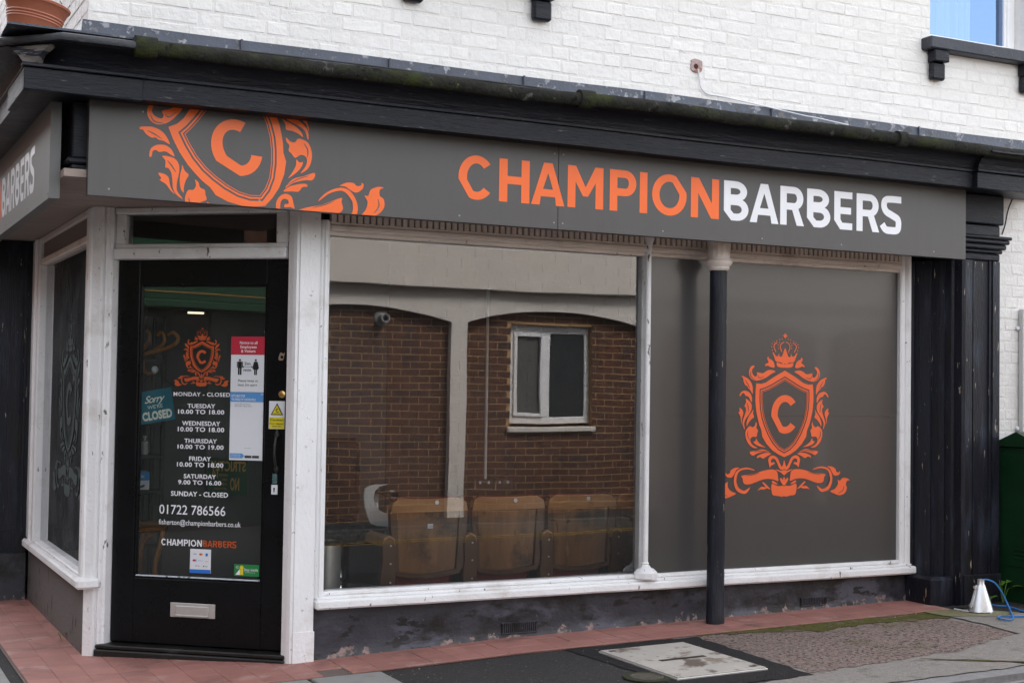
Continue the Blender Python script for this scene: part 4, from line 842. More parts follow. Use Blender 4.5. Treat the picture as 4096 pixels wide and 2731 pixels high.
for sgn, cx_p in ((0, -.24), (1, .21)):
    c = cx_p * w_; F.disc(c, .575 * h_, .030 * w_); b0 = .31 * h_
    if sgn == 0: F.rect(c - .055 * w_, c + .055 * w_, .43 * h_, .55 * h_).rect(c - .05 * w_, c - .006 * w_, b0, .43 * h_).rect(c + .006 * w_, c + .05 * w_, b0, .43 * h_).rect(c - .085 * w_, c - .062 * w_, .44 * h_, .545 * h_).rect(c + .062 * w_, c + .085 * w_, .44 * h_, .545 * h_)
    else: F.poly([(c - .035 * w_, .55 * h_), (c + .035 * w_, .55 * h_), (c + .075 * w_, .405 * h_), (c - .075 * w_, .405 * h_)]).rect(c - .04 * w_, c - .006 * w_, b0, .405 * h_).rect(c + .006 * w_, c + .04 * w_, b0, .405 * h_).poly([(c - .05 * w_, .55 * h_), (c - .095 * w_, .43 * h_), (c - .075 * w_, .42 * h_), (c - .03 * w_, .54 * h_)]).poly([(c + .05 * w_, .55 * h_), (c + .03 * w_, .54 * h_), (c + .075 * w_, .42 * h_), (c + .095 * w_, .43 * h_)])
F.rect(-.15 * w_, .11 * w_, .452 * h_, .458 * h_).poly([(-.16 * w_, .455 * h_), (-.13 * w_, .475 * h_), (-.13 * w_, .435 * h_)]).poly([(.12 * w_, .455 * h_), (.09 * w_, .435 * h_), (.09 * w_, .475 * h_)])
F.done('lettering_and_figures', K2, o, y=Yp)
o, w_, h_ = notice('check_in_poster', 'pale blue paper poster headed LETS HELP STOP THE SPREAD, on door glass', (990, 1362, 1222, 1935 + 0), 'poster', PAPER, y=.1165, th=.002)
BL = flat('blue', (.10, .30, .62), .4)
Flat().rect(-w_ / 2, w_ / 2, h_ * .855, h_ * .995).poly([(-.48 * w_, .03 * h_), (-.13 * w_, .03 * h_), (-.07 * w_, .065 * h_), (-.13 * w_, .10 * h_), (-.48 * w_, .10 * h_)]).rect(-.48 * w_, -.475 * w_, .78 * h_, .84 * h_).done('blue_bands', BL, o, y=Yp)
Flat().text("LET'S HELP STOP", -.46 * w_, -.08 * w_, .925 * h_, .034 * h_, .01).text('THE SPREAD OF CORONAVIRUS', -.46 * w_, .22 * w_, .872 * h_, .034 * h_, .01).text('DOWNLOAD THE', -.46 * w_, -.18 * w_, .070 * h_, .017 * h_).text('NHS COVID-19 APP', -.46 * w_, -.18 * w_, .042 * h_, .017 * h_).text('NHS', .36 * w_, .48 * w_, .958 * h_, .022 * h_, .01, shear=.2).done('lettering', W2, o, y=Yp * 2)
Flat().text('Scan this QR code with your', -.37 * w_, .08 * w_, .815 * h_, .016 * h_).text('NHS COVID-19 App to check-in', -.37 * w_, .12 * w_, .785 * h_, .016 * h_).rect(-.06 * w_, .13 * w_, .035 * h_, .072 * h_).rect(.15 * w_, .34 * w_, .035 * h_, .072 * h_).text('Champion Barbers', -.08 * w_, .12 * w_, .175 * h_, .008 * h_).done('small_print', flat('dark_grey', (.05, .05, .06)), o, y=Yp)
kq = zm(400, 1000, 1.96)
o, w_, h_ = notice('caution_sticker', 'white and yellow Caution Floor slippery when wet sticker on the black door stile', (1324, 1447, 1183, 1402), 'sticker', PAPER, y=.0965, th=.002, m_=kq)
YL = flat('yellow', (.72, .60, .03), .35)
Flat().rect(-.46 * w_, .49 * w_, .02 * h_, .42 * h_).done('yellow_field', YL, o, y=Yp)
Flat().poly([(-.38 * w_, .50 * h_), (.42 * w_, .50 * h_), (.02 * w_, .93 * h_)]).done('warning_triangle', K2, o, y=Yp)
Flat().poly([(-.28 * w_, .53 * h_), (.32 * w_, .53 * h_), (.02 * w_, .86 * h_)]).done('warning_field', YL, o, y=Yp * 2)
F = Flat().text('Caution', -.40 * w_, .44 * w_, .29 * h_, .085 * h_, .01).text('Floor slippery', -.42 * w_, .46 * w_, .17 * h_, .055 * h_, .01).text('when wet', -.28 * w_, .30 * w_, .075 * h_, .055 * h_, .01).done('lettering', K2, o, y=Yp * 2)
Flat().disc(.03 * w_, .735 * h_, .035 * w_).poly(strokepoly([(.02 * w_, .71 * h_), (-.02 * w_, .64 * h_), (.08 * w_, .60 * h_), (.14 * w_, .63 * h_)], .018 * w_)).poly(strokepoly([(-.08 * w_, .69 * h_), (.0, .68 * h_), (.1 * w_, .71 * h_)], .014 * w_)).rect(-.18 * w_, .22 * w_, .555 * h_, .565 * h_).done('slipping_figure', K2, o, y=Yp * 3)
o, w_, h_ = notice('closed_sign', 'teal hanging sign reading Sorry WERE CLOSED behind the door glass', (62, 425, 1195, 1535), 'sign', mat('teal_card', (.012, .17, .235), .5, .25, 9, spots=[((.45, .55, .56), 45, .70, .03)]), y=.128, th=.004, ang=.165)
CRM = flat('cream', (.90, .90, .80), .5)
Flat().text('Sorry', -.30 * w_, .30 * w_, .62 * h_, .21 * h_, .015, .86, .45).text("WE'RE", -.24 * w_, .20 * w_, .43 * h_, .11 * h_, 0).text('CLOSED', -.42 * w_, .44 * w_, .10 * h_, .235 * h_, .05, 1.05).done('lettering', CRM, o, y=Yp)
chn = B().tube([(-.12, .002, h_), (.02, .002, h_ + .105)], .0022, 5).tube([(.12, .002, h_), (.02, .002, h_ + .105)], .0022, 5).done('hanging_chain', DARKB, o)
B().lathe([(.021, 0), (.019, .004), (.008, .012)], 16, M=Matrix.Translation((.02, .004, h_ + .11)) @ Matrix.Rotation(math.pi / 2, 4, 'X')).done('suction_cup', mat('clear_plastic', (.45, .47, .47), .2), o, sm=40)
o, w_, h_ = notice('payment_sticker', 'small white card payment sticker with blue foot, low on door glass', (459, 633, 1140, 1340), 'sticker', PAPER, m_=q6)
Flat().rect(-w_ / 2, w_ / 2, 0, .155 * h_).rect(.25 * w_, .36 * w_, .72 * h_, .84 * h_).done('blue_foot', flat('bright_blue', (.03, .17, .60), .35), o, y=Yp)
Flat().text('VISA', -.34 * w_, -.18 * w_, .77 * h_, .05 * h_, .01).text('Pay', -.12 * w_, -.02 * w_, .28 * h_, .045 * h_).text('Pay', .24 * w_, .36 * w_, .28 * h_, .045 * h_).disc(.17 * w_, .30 * h_, .03 * w_).text('G', -.24 * w_, -.16 * w_, .28 * h_, .05 * h_).done('small_logos', flat('dark_grey', (.05, .05, .06)), o, y=Yp)
Flat().disc(.0, .79 * h_, .05 * w_).rect(-.36 * w_, -.24 * w_, .49 * h_, .57 * h_).done('red_logo', flat('red', (.52, .03, .06), .3), o, y=Yp)
Flat().disc(.07 * w_, .79 * h_, .05 * w_).rect(.24 * w_, .40 * w_, .49 * h_, .51 * h_).done('orange_logo', flat('amber', (.75, .30, .02), .3), o, y=Yp * 1.5)
Flat().rect(-.24 * w_, -.18 * w_, .49 * h_, .57 * h_).text('Diners', -.10 * w_, .12 * w_, .51 * h_, .04 * h_).done('blue_logo', BL, o, y=Yp)
o, w_, h_ = notice('step_inside_sticker', 'small green Step inside sticker at lower right of door glass', (828, 1037, 1268, 1366), 'sticker', flat('green', (.02, .22, .06), .35), m_=q6)
Flat().text('Step inside', -.10 * w_, .46 * w_, .45 * h_, .24 * h_).text('G', -.42 * w_, -.32 * w_, .64 * h_, .2 * h_).poly([(-.44 * w_, .1 * h_), (-.26 * w_, .62 * h_), (-.22 * w_, .1 * h_)]).text('with the Street View app', -.06 * w_, .34 * w_, .30 * h_, .07 * h_).done('lettering', W2, o, y=Yp)
Flat().disc(-.19 * w_, .72 * h_, .08 * w_).rect(-.26 * w_, -.12 * w_, .1 * h_, .55 * h_).done('yellow_figure', YL, o, y=Yp * 1.5)
# poster stuck inside the side window
B_ = B().box(-1.035, -1.032, .90, 1.06, .95, 1.72, 0).done('window_poster', flat('poster_blue', (.12, .20, .34), .4), None); tag(B_, 'narrow blue and yellow poster in the side window, half hidden by the post', 'poster')
B().box(-1.0375, -1.0352, .905, 1.055, .96, 1.07, 0).done('yellow_band', YL, B_); B().box(-1.0375, -1.0352, .905, 1.055, 1.40, 1.62, 0).done('red_picture', flat('red', (.52, .03, .06), .3), B_)

# ------------------------------------------------------------------ cables, pot, things on the wall
wcx = [onY(*zm(2100, 0, 1.742)(*p), WY - .008) for p in ((1205, 485), (1218, 560), (1226, 610), (1270, 655), (1375, 675))] + [onY(*zm(2100, 0, 1.742)(1600, 725), WY - .03), onY(*zm(2100, 0, 1.742)(1916, 800), WY - .06), onY(*zm(3100, 0, 1.742)(300, 825), WY - .10), onY(*zm(3100, 0, 1.742)(510, 872), WY - .14)]
tag(B().tube(cr([tuple(p) for p in wcx], 5, False), .0042, 7).done('wall_cable', mat('white_cable', (.66, .67, .70), .4), None, sm=60), 'white cable hanging from a hole in the brickwork down to the gutter', 'cable')
cb_ = [(x_, WY - o_, 3.108 - (o_ - .10) * .15) for x_, o_ in ((-1.33, .10), (-1.15, .14), (-.6, .20), (0, .24), (.5, .27), (.95, .29), (1.12, .28))]
ct_ = B()
for k in range(3): ct_.tube(cr([(x, y - .012 * k * math.sin(x * 2 + k), z + .004 * k) for x, y, z in cb_], 5, False), .0045, 6)
tag(ct_.done('cable_bundle', mat('black_cable', (.012, .012, .013), .45), None, sm=60), 'thin black cables lying along the lead above the cornice, left of the moss', 'cable')
rc = [onY(*zm(3100, 0, 1.742)(*p), -.24) for p in ((1665, 1365), (1640, 1420), (1620, 1480), (1603, 1568))] + [onY(3500 + 885 / 1.742, 800 + 240 / 1.742, -.24)]
tag(B().tube(cr([tuple(p) for p in rc], 4, False), .005, 7).done('loose_cable', mat('black_cable', (.012, .012, .013), .45), None, sm=60), 'short black cable hanging beside the right pilaster capital', 'cable')
# terracotta pot with chains
PX = (-1.555, -.33, 3.098)
pot = tag(empty('hanging_pot', PX), 'terracotta coloured plastic hanging pot standing on the cornice corner', 'plant pot')
pt = B().lathe([(.108, 0), (.113, .004), (.122, .040), (.126, .046), (.124, .052), (.128, .058), (.126, .064), (.131, .072), (.129, .078), (.143, .118), (.150, .124), (.152, .134), (.146, .138), (.138, .130), (.12, .06), (.0, .055)], 40).done('bowl', TERRA, pot, sm=35)
pt.rotation_euler = (math.radians(2), math.radians(9), 0)
B().lathe([(.13, .10), (.06, .112), (.0, .115)], 20).done('soil', mat('soil', (.03, .02, .014), .95, .4, 40, 1, 90), pot).rotation_euler = pt.rotation_euler
for k in range(3):
    a = k * 2.094 + .1; p0 = Vector((.145 * math.cos(a), .145 * math.sin(a), .13 - .023 * math.cos(a))); p1 = Vector((.02, 0, .52)); ch = B()
    for i in range(26):
        q = p0.lerp(p1, i / 26); q2 = p0.lerp(p1, (i + .8) / 26); ch.tube([q + Vector((.003 * (i % 2), 0, 0)), q2 - Vector((.003 * (i % 2), 0, 0))], .0022, 5)
    ch.done('chain', DARKB, pot)
# grey conduit on the right wall
cdx = B().box(4.885, 4.955, -.262, -.2225, .9, 2.06, .004).done('cable_conduit', mat('grey_plastic', (.55, .55, .54), .5, .05, 5), None); tag(cdx, 'pale grey plastic conduit on the white wall above the green cabinet', 'conduit')
for z_ in (1.25, 1.93): B().lathe([(.014, 0), (.014, .012), (.008, .016)], 10, M=Matrix.Translation((4.872, -.222, z_)) @ Matrix.Rotation(math.pi / 2, 4, 'X')).done('fixing', PAPER, cdx, sm=40)

# ------------------------------------------------------------------ street things
gx, gy, gb2 = 4.67, -.60, -.245; cg = gz(gx)
cab = tag(empty('utility_cabinet', (gx + .4, (gy + gb2) / 2, cg)), 'dark green metal utility cabinet with pitched lid beside the pilaster', 'cabinet')
def cb2(o): return unp(o, cab)
cb2(B().box(gx, gx + .80, gy, gb2, cg - .02, 1.135, .006).done('body', GREENC)); ymid = (gy + gb2) / 2
cb2(B().slab([(gx - .02, gy - .02, 1.137), (gx - .02, gb2 + .012, 1.137), (gx - .02, gb2 + .012, 1.158), (gx - .02, ymid, 1.235), (gx - .02, gy - .02, 1.158)], (.84, 0, 0)).done('lid', GREENC))
for k in (0, 1): cb2(B().box(gx + .03 + .38 * k, gx + .39 + .38 * k, gy - .008, gy - .0005, cg + .12, 1.10, .003).done('door', GREENC))
cb2(B().box(gx - .006, gx - .0005, gy + .04, gb2 - .04, cg + .25, 1.09, .003).done('side_panel', GREENC))
for k in range(3): cb2(B().box(gx - .014, gx - .0065, ymid - .09, ymid + .02, cg + .30 + .028 * k, cg + .312 + .028 * k, .003).done('louvre', GREENC))
kx, ky = 4.206, -.56; kz = gz(kx) + .012
con = tag(empty('metal_cone', (kx, ky, kz)), 'bright galvanised metal funnel standing on the pavement by the pilaster foot', 'funnel')
cn = B().lathe([(.078, .0), (.086, .006), (.084, .012), (.030, .165), (.0235, .175), (.0235, .205), (.019, .205), (.019, .15), (.07, .004)], 32).done('cone', GALV, con, sm=35); cn.scale = (1, .8, 1)
sd_ = B().slab([(-.088, 0, .03), (-.084, 0, .055), (-.040, 0, .172), (-.030, 0, .168), (-.07, 0, .03)], (0, .006, 0))
for px_, pz_ in ((-.086, .045), (-.050, .155)): sd_.lathe([(.011, -.006), (.011, .006)], 12, M=Matrix.Translation((px_, .0, pz_)) @ Matrix.Rotation(math.pi / 2, 4, 'X'))
sd_.done('flange', GALV, con)
tt = zm(3700, 2200, 2.952); G0 = gz(4.4) + .014
def onG(px, py, lift=.0):
    z = .1
    for i in range(12): r = ray(px, py); p = CAM + r * ((z - CAM.z) / r.z); z = gz(p.x) + lift
    return p
rp = [(kx + .004, ky, kz + .19)] + [tuple(onY(*tt(*p), ky)) for p in ((645, 365), (700, 345), (760, 352), (830, 390), (890, 470), (940, 560))] + [tuple(onY(*tt(985, 660), ky - .03))] + [tuple(onG(*tt(*p), .020)) for p in ((1020, 740), (1040, 795), (1000, 818), (920, 815), (860, 790), (900, 773), (1000, 778), (1160, 778), (1400, 790))]
tag(B().tube(cr(rp, 5, False), .0055, 8).tube(cr([tuple(onG(*tt(*p), .018)) for p in ((770, 640), (850, 652), (960, 660), (1060, 685), (1169, 718), (1400, 750))], 4, False), .0055, 8).done('blue_rope', ROPE, None, sm=60), 'bright blue rope looping from the metal funnel across the ground', 'rope')
S(sheet('soil_patch', wob([(4.17, -.33), (5.2, -.33), (5.2, -.83), (4.55, -.80), (4.28, -.56)], .05, .02, 6), .0135, mat('dark_soil', (.022, .020, .018), .95, .4, 40, 1, 90)))
def weed(p, n, size, label, seed):
    r = random.Random(seed); o = tag(empty('weed', p), label, 'weed')
    for k in range(n):
        a = r.uniform(0, 6.28); h = size * r.uniform(.5, 1.1); L = size * r.uniform(.55, .8); b = B(); dx, dy = math.cos(a), math.sin(a); base = Vector((dx * size * .25, dy * size * .25, h)); b.tube([(0, 0, 0), tuple(base * .6 + Vector((0, 0, h * .1))), tuple(base)], size * .02, 5)
        pts = []
        for s_, wd in ((0, .03), (.25, .26), (.55, .36), (.82, .24), (1, .0)): c0 = base + Vector((dx * L * s_, dy * L * s_, L * (.7 * s_ - .5 * s_ * s_))); pts.append((c0 + Vector((-dy, dx, 0)) * wd * L, c0 + Vector((0, 0, -.05 * L)), c0 + Vector((dy, -dx, 0)) * wd * L))
        t = bmesh.new(); V = [[t.verts.new(q) for q in row] for row in pts]
        for u1, u2 in zip(V, V[1:]):
            for i in (0, 1):
                try: t.faces.new((u1[i], u1[i + 1], u2[i + 1], u2[i]))
                except Exception: pass
        b.merge(t); b.done('leaf', LEAF, o, sm=60)
    return o
wp1 = onG(*tt(920, 640)); weed(tuple(wp1), 6, .14, 'broad leaved green weed growing at the foot of the green cabinet', 3)
wp1 = onG(*tt(760, 660)); weed(tuple(wp1), 4, .06, 'tiny green weed between the metal funnel and the green cabinet', 5)
wp1 = (-1.10, 1.30, gz(-1.1) + .016); weed(wp1, 5, .05, 'tiny weed in the joint below the side window plinth', 9)
for i, (a, b_, an) in enumerate((((345, 690), (428, 702), .2), ((440, 708), (515, 720), .1), ((748, 728), (780, 738), .3))):
    p, q = onG(*tt(*a), .018), onG(*tt(*b_), .018)
    tag(B().tube([p, q], .0042, 7).done('cigarette_end', PAPER, None), ('white cigarette end by the pilaster foot, farthest from the metal funnel', 'thin white cigarette end touching the left of the metal funnel', 'white cigarette end just right of the metal funnel')[i], 'cigarette end', 'litter around the metal funnel')
# manhole
mh = tag(empty('manhole_cover', (1.69, -.945, gz(1.69) + .006)), 'pale concrete filled rectangular access cover set in dark asphalt', 'manhole cover'); mh.rotation_euler = (0, -math.atan(.0177), 0)
B().box(-.275, .275, -.385, .385, -.01, .006, .002).done('frame', STEEL, mh)
cvm = mat('cover_concrete', (.45, .42, .38), .75, .14, 8, .5, 60, spots=[((.24, .19, .15), 5, .55, .06), ((.13, .10, .08), 3.4, .60, .05), ((.10, .09, .08), 40, .68, .04)])
B().box(-.268, .268, -.378, .378, .006, .012, .002).done('infill', cvm, mh)
B().box(-.13, .15, -.02, .012, .0125, .0140, 0).done('lifting_slot', mat('slot_dark', (.03, .022, .016), .7, .3, 20), mh)
for x_, y_ in ((-.22, .33), (.22, -.33)): B().box(x_ - .018, x_ + .018, y_ - .012, y_ + .012, .0125, .0140, 0).done('key_hole', mat('slot_dark', (.03, .022, .016), .7), mh)
sc_ = tag(empty('stopcock_cover', (1.32, -1.20, gz(1.32) + .004)), 'small mossy round stopcock lid in front of the concrete access cover', 'stopcock lid')
B().lathe([(.085, 0), (.085, .006), (.075, .008), (.072, .004), (0.001, .005)], 24).done('lid', mat('rusty_lid', (.08, .07, .055), .8, .4, 30, .6, 60), sc_); tag(B().lathe([(.12, 0), (.118, .004), (.086, .005), (.086, .001)], 24).done('moss_ring', mat('dark_moss', (.03, .035, .012), .95, .4, 40, 1, 90), sc_), kind='stuff')
# bits of grit and leaf scattered on the pavement
gr = B(); rr = random.Random(4)
for i in range(220):
    x, y = rr.uniform(-1.4, 3.8), rr.uniform(-1.5, .0); s_ = rr.uniform(.0010, .0026) * (1 if rr.random() < .93 else 2.); gr.box(-s_, s_, -s_ * .7, s_ * .7, 0, s_ * .8, 0, Matrix.Translation((x, y, gz(x) + .013)) @ Matrix.Rotation(rr.uniform(0, 3), 4, 'Z'))
tag(gr.done('pavement_grit', mat('grit', (.34, .32, .29), .8, .5, 200), None), 'scattered pale grit on the pavement and tiles', 'grit', kind='stuff')

# ------------------------------------------------------------------ inside the shop
def seat(cx, label, q6_=False):
    z0 = .15; y0 = .62; W = .245
    t = tag(empty('cinema_seat', (cx, y0, z0)), label, 'seat', 'row of old wooden tip-up seats behind the window')
    def cv(x): return .045 * (1 - (x / W) ** 2)              # back curves away from the window at its middle
    def dr(s_): a_ = abs(s_); return -.034 if a_ > .95 else (-.008 if a_ > .8 else 0.)
    def panel(name, xw0, xw1, za, zb_, y_, th, mt, topdip=0., botdip=0., n=14):
        bm = bmesh.new(); fr, bk = [], []
        for i in range(n + 1):
            s_ = -1 + 2 * i / n; e = 1 - s_ * s_
            x_a, x_b = s_ * xw0, s_ * xw1
            fr.append((bm.verts.new((x_a, y_ + cv(x_a) - .05, za - botdip * e)), bm.verts.new((x_b, y_ + cv(x_b) - .05, zb_ - topdip * e + (dr(s_) if name in ('top_rail', 'piping') else 0.)))))
            bk.append((bm.verts.new((x_a, y_ + th + cv(x_a) - .05, za - botdip * e)), bm.verts.new((x_b, y_ + th + cv(x_b) - .05, zb_ - topdip * e + (dr(s_) if name in ('top_rail', 'piping') else 0.)))))
        for i in range(n):
            bm.faces.new((fr[i][0], fr[i + 1][0], fr[i + 1][1], fr[i][1])); bm.faces.new((bk[i + 1][0], bk[i][0], bk[i][1], bk[i + 1][1])); bm.faces.new((fr[i][1], fr[i + 1][1], bk[i + 1][1], bk[i][1])); bm.faces.new((fr[i + 1][0], fr[i][0], bk[i][0], bk[i + 1][0]))
        for e_ in (0, n): bm.faces.new((fr[e_][0], fr[e_][1], bk[e_][1], bk[e_][0]))
        bmesh.ops.recalc_face_normals(bm, faces=bm.faces[:]); return B().merge(bm).done(name, mt, t, sm=40)
    H = .665
    panel('back_panel', .185, .205, .215, H - .07, .012, .018, WOOD, 0, .03)
    for s_ in (-1, 1): B().slab([(s_ * .185, -.048, .20), (s_ * .232, -.055, .24), (s_ * .250, -.055, H - .07), (s_ * .205, -.045, H - .07)], (0, .045, 0)).done('stile', WOODD, t)
    tr_ = panel('top_rail', .248, .240, H - .085, H, -.012, .05, WOODT, .016, .008)
    panel('bottom_rail', .205, .205, .205, .232, -.018, .05, WOODD, .028, .03)
    panel('piping', .238, .236, H - .004, H + .008, .0, .05, REDV, .016, .016)
    B().box(-.20, .20, .03, .12, .02, .21, .03).done('seat_cushion', REDV, t)
    dct = B().lathe([(.0125, 0), (.0125, .003)], 16, M=Matrix.Translation((.055, -.036, H - .035)) @ Matrix.Rotation(math.pi / 2, 4, 'X')).done('number_disc', PAPER, tr_)
    if q6_:
        lb = B().box(-.0, .034, -.0325, -.030, .475, .502, 0).done('paper_label', PAPER, t); Flat().text('Q6', .004, .030, .481, .014, 0, 1.1, .2).done('label_lettering', K2, lb, y=-.034)
    return t
def standard(cx):
    z0 = .15; t = tag(empty('seat_standard', (cx, .60, z0)), 'x', 'seat support', 'dark uprights between the tip-up seats')
    B().slab(cr_pts([(-.038, .10), (-.045, .20), (-.035, .30), (-.040, .38), (-.030, .425), (0, .44), (.030, .425), (.040, .38), (.035, .30), (.045, .20), (.038, .10)], -.055), (0, .05, 0)).done('side_plate', WOODD, t)
    B().box(-.016, .016, -.03, -.015, .0, .12, .003).box(-.03, .03, -.05, .30, -.0, .012, .003).done('iron_leg', STEELD, t)
    B().slab(cr_pts([(-.040, .385), (-.032, .43), (0, .448), (.032, .43), (.040, .385), (.030, .42), (0, .435), (-.030, .42)], -.058), (0, .30, 0)).done('armrest', WOODT, t)
    for z_ in (.17, .28, .385): B().lathe([(.006, 0), (.006, .003)], 10, M=Matrix.Translation((.012, -.056, z_)) @ Matrix.Rotation(math.pi / 2, 4, 'X')).done('bolt', STEEL, t)
    return t
STEELD = mat('dark_iron', (.05, .05, .055), .4, .2, 10)
def cr_pts(p, y): return [(a, y, b) for a, b in p]
SEATX = [.895, 1.425, 1.945, 2.44]
seat(SEATX[0], 'worn wooden tip-up seat with the Q6 paper label, leftmost of the row', True)
seat(SEATX[1], 'dark worn wooden tip-up seat, second from the left of the row'); seat(SEATX[2], 'orange brown wooden tip-up seat, third from the left of the row'); seat(SEATX[3], 'wooden tip-up seat cut off by the white mullion at the right')
for i, x in enumerate((.63, 1.16, 1.685, 2.19)):
    t = standard(x); t['label'] = ('dark wooden upright at the free left end of the seat row', 'dark bolted upright between the Q6 seat and the second seat', 'dark bolted upright between the second and third seats', 'dark bolted upright between the third seat and the cut-off seat')[i]
bcx, bcy = .62, 1.35
bc = tag(empty('barber_chair', (bcx, bcy, .15)), 'barber chair with silver crescent arm plates behind the leftmost seat', 'barber chair')
B().lathe([(.30, 0), (.30, .02), (.26, .04), (.08, .06), (.06, .07), (.06, .30), (.10, .32)], 32).done('pedestal', CHROME, bc, sm=40)
B().box(-.24, .24, -.25, .25, .33, .45, .04).done('seat', BLACK, bc); B().box(-.22, .22, .22, .32, .45, .98, .04).done('backrest', BLACK, bc); B().box(-.2, .2, -.45, -.25, .05, .08, .01).done('footrest', CHROME, bc)
for s_ in (-1, 1):
    c = [(-.20, .62)] + [(-.03 + .155 * math.cos(math.radians(a)), .56 + .155 * math.sin(math.radians(a))) for a in range(140, 400, 20)] + [(.22, .62), (.23, .38), (.05, .33), (-.16, .36), (-.22, .50)]
    B().slab([(s_ * .27, y_, z_) for y_, z_ in c], (s_ * .03, 0, 0)).done('arm_plate', SILVER, bc)
    B().box(s_ * .285 - .03, s_ * .285 + .03, -.22, .24, .621, .65, .012).done('armrest', BLACK, bc)
# crescent side plate turned to the window
zh = zm(1200, 1700, 1.5207); pl_ = [onY(*zh(*p), bcy - .27) for p in ((395, 385), (388, 430), (395, 500), (412, 560), (432, 600), (470, 612), (575, 618), (575, 540), (520, 536), (482, 515), (457, 480), (448, 440), (456, 402), (482, 374), (535, 358), (465, 360), (425, 368))]
B().slab([(p.x - bcx, -.27, p.z - .15) for p in pl_], (0, .015, 0)).done('front_plate', SILVER, bc)
for p in ((435, 485), (437, 527)): q = onY(*zh(*p), bcy - .275); B().lathe([(.007, 0), (.007, .004)], 10, M=Matrix.Translation((q.x - bcx, -.272, q.z - .15)) @ Matrix.Rotation(math.pi / 2, 4, 'X')).done('rivet', STEEL, bc)
bn = tag(empty('steel_bin', (.40, .95, .15)), 'brushed steel cylinder bin on a round base, far left behind the window', 'bin')
B().lathe([(.14, 0), (.14, .02), (.11, .03), (.075, .05), (.075, .38), (.07, .385), (.07, .30), (.001, .30)], 28).done('body', STEEL, bn, sm=40); B().lathe([(.078, .36), (.078, .388), (.07, .388), (.07, .36)], 28).done('rim', BLACK, bn)
# bentwood coat stand, just inside the door
cs0 = onD(*q5(52, 800), .62); wp_ = DO + DE * (cs0[0] - .02) - DN * .62
cst = tag(empty('coat_stand', (wp_.x, wp_.y, .15), DANG), 'curled bentwood coat stand just inside the black door', 'coat stand')
def cp(pts, m_, dep=0., r=.013):
    out = []
    for x, y in pts: a = onD(*m_(x, y), .62 + dep); out.append((a[0] - cs0[0] + .02, dep, a[1] - .15))
    return B().tube(cr(out, 5, False), r, 8, r * .8)
B().tube([(0, 0, 0.02), (0, 0, 1.78)], .02, 12).done('stem', BENT, cst, sm=60)
for pts, dep in (([(40, 830), (100, 750), (145, 680), (150, 615), (118, 580)], .03), ([(45, 850), (170, 800), (265, 745), (310, 690), (295, 615), (262, 600), (235, 632)], .01), ([(40, 850), (200, 805), (340, 762), (435, 705), (450, 650), (400, 600), (345, 628)], -.04)): cp(pts, q5, dep).done('hook', BENT, cst, sm=60)
cp([(45, 1010), (75, 890), (90, 990), (150, 1030), (215, 1005), (232, 975)], q5, .0, .012).done('hook', BENT, cst, sm=60)
a_ = onD(*q6(10, 955), .62)[1] - .15
B().tube([(.19 * math.cos(i * .3142) , .19 * math.sin(i * .3142), a_) for i in range(21)], .016, 8).done('umbrella_ring', BENT, cst, sm=60)
for k in range(4):
    an = k * math.pi / 2 + .15; B().tube(cr([(.02 * math.cos(an), .02 * math.sin(an), a_ - .30), (.07 * math.cos(an), .07 * math.sin(an), a_ - .08), (.18 * math.cos(an), .18 * math.sin(an), a_ - .02), (.14 * math.cos(an), .14 * math.sin(an), a_ - .25), (.20 * math.cos(an), .20 * math.sin(an), .015)], 5, False), .015, 8).done('leg', BENT, cst, sm=60)
# shelf unit and its things
sh = tag(empty('shelf_unit', (-.72, 1.95, .15)), 'dark open shelf unit seen through the left of the door glass', 'shelf unit')
for z_ in (.28, .62, .84, 1.05, 1.45): B().box(-.25, .30, -.16, .16, z_, z_ + .025, .003).done('shelf', mat('shelf_dark', (.03, .03, .035), .35), sh)
for x_ in (-.25, .28): B().box(x_, x_ + .025, .135, .16, 0, 1.75, .003).done('upright', DARKB, sh); B().box(x_, x_ + .025, -.16, -.135, 0, 1.75, .003).done('upright', DARKB, sh)
mb_u = onD(*q6(125, 618), 1.35); wp_ = DO + DE * mb_u[0] - DN * 1.35
mb = B().box(-.10, .10, -.05, .05, 0, .115, .002).done('mask_box', PAPER, None, (-.60, 1.86, .796 if False else .7955)); tag(mb, 'blue and white FACE MASK carton on the dark shelf', 'carton')
Flat().rect(-.10, .10, .06, .115).done('blue_panel', flat('sky_blue', (.02, .25, .62), .4), mb, y=-.0515); Flat().text('FACE MASK', -.06, .07, .075, .018, .01).done('lettering', W2, mb, y=-.053); Flat().poly([(-.08, .01), (-.02, .05), (.02, .02), (.07, .035), (.07, .02), (.02, .005), (-.02, .03)]).done('mask_picture', flat('dark_grey', (.05, .05, .06)), mb, y=-.0515)
bo = B().lathe([(.022, 0), (.022, .08), (.008, .09), (.008, .105), (.012, .105), (.012, .12)], 16).done('spray_bottle', mat('clear_plastic', (.45, .47, .47), .2), None, (-.52, 1.88, 1.015), sm=40); tag(bo, 'small clear bottle on the shelf above the mask carton', 'bottle')
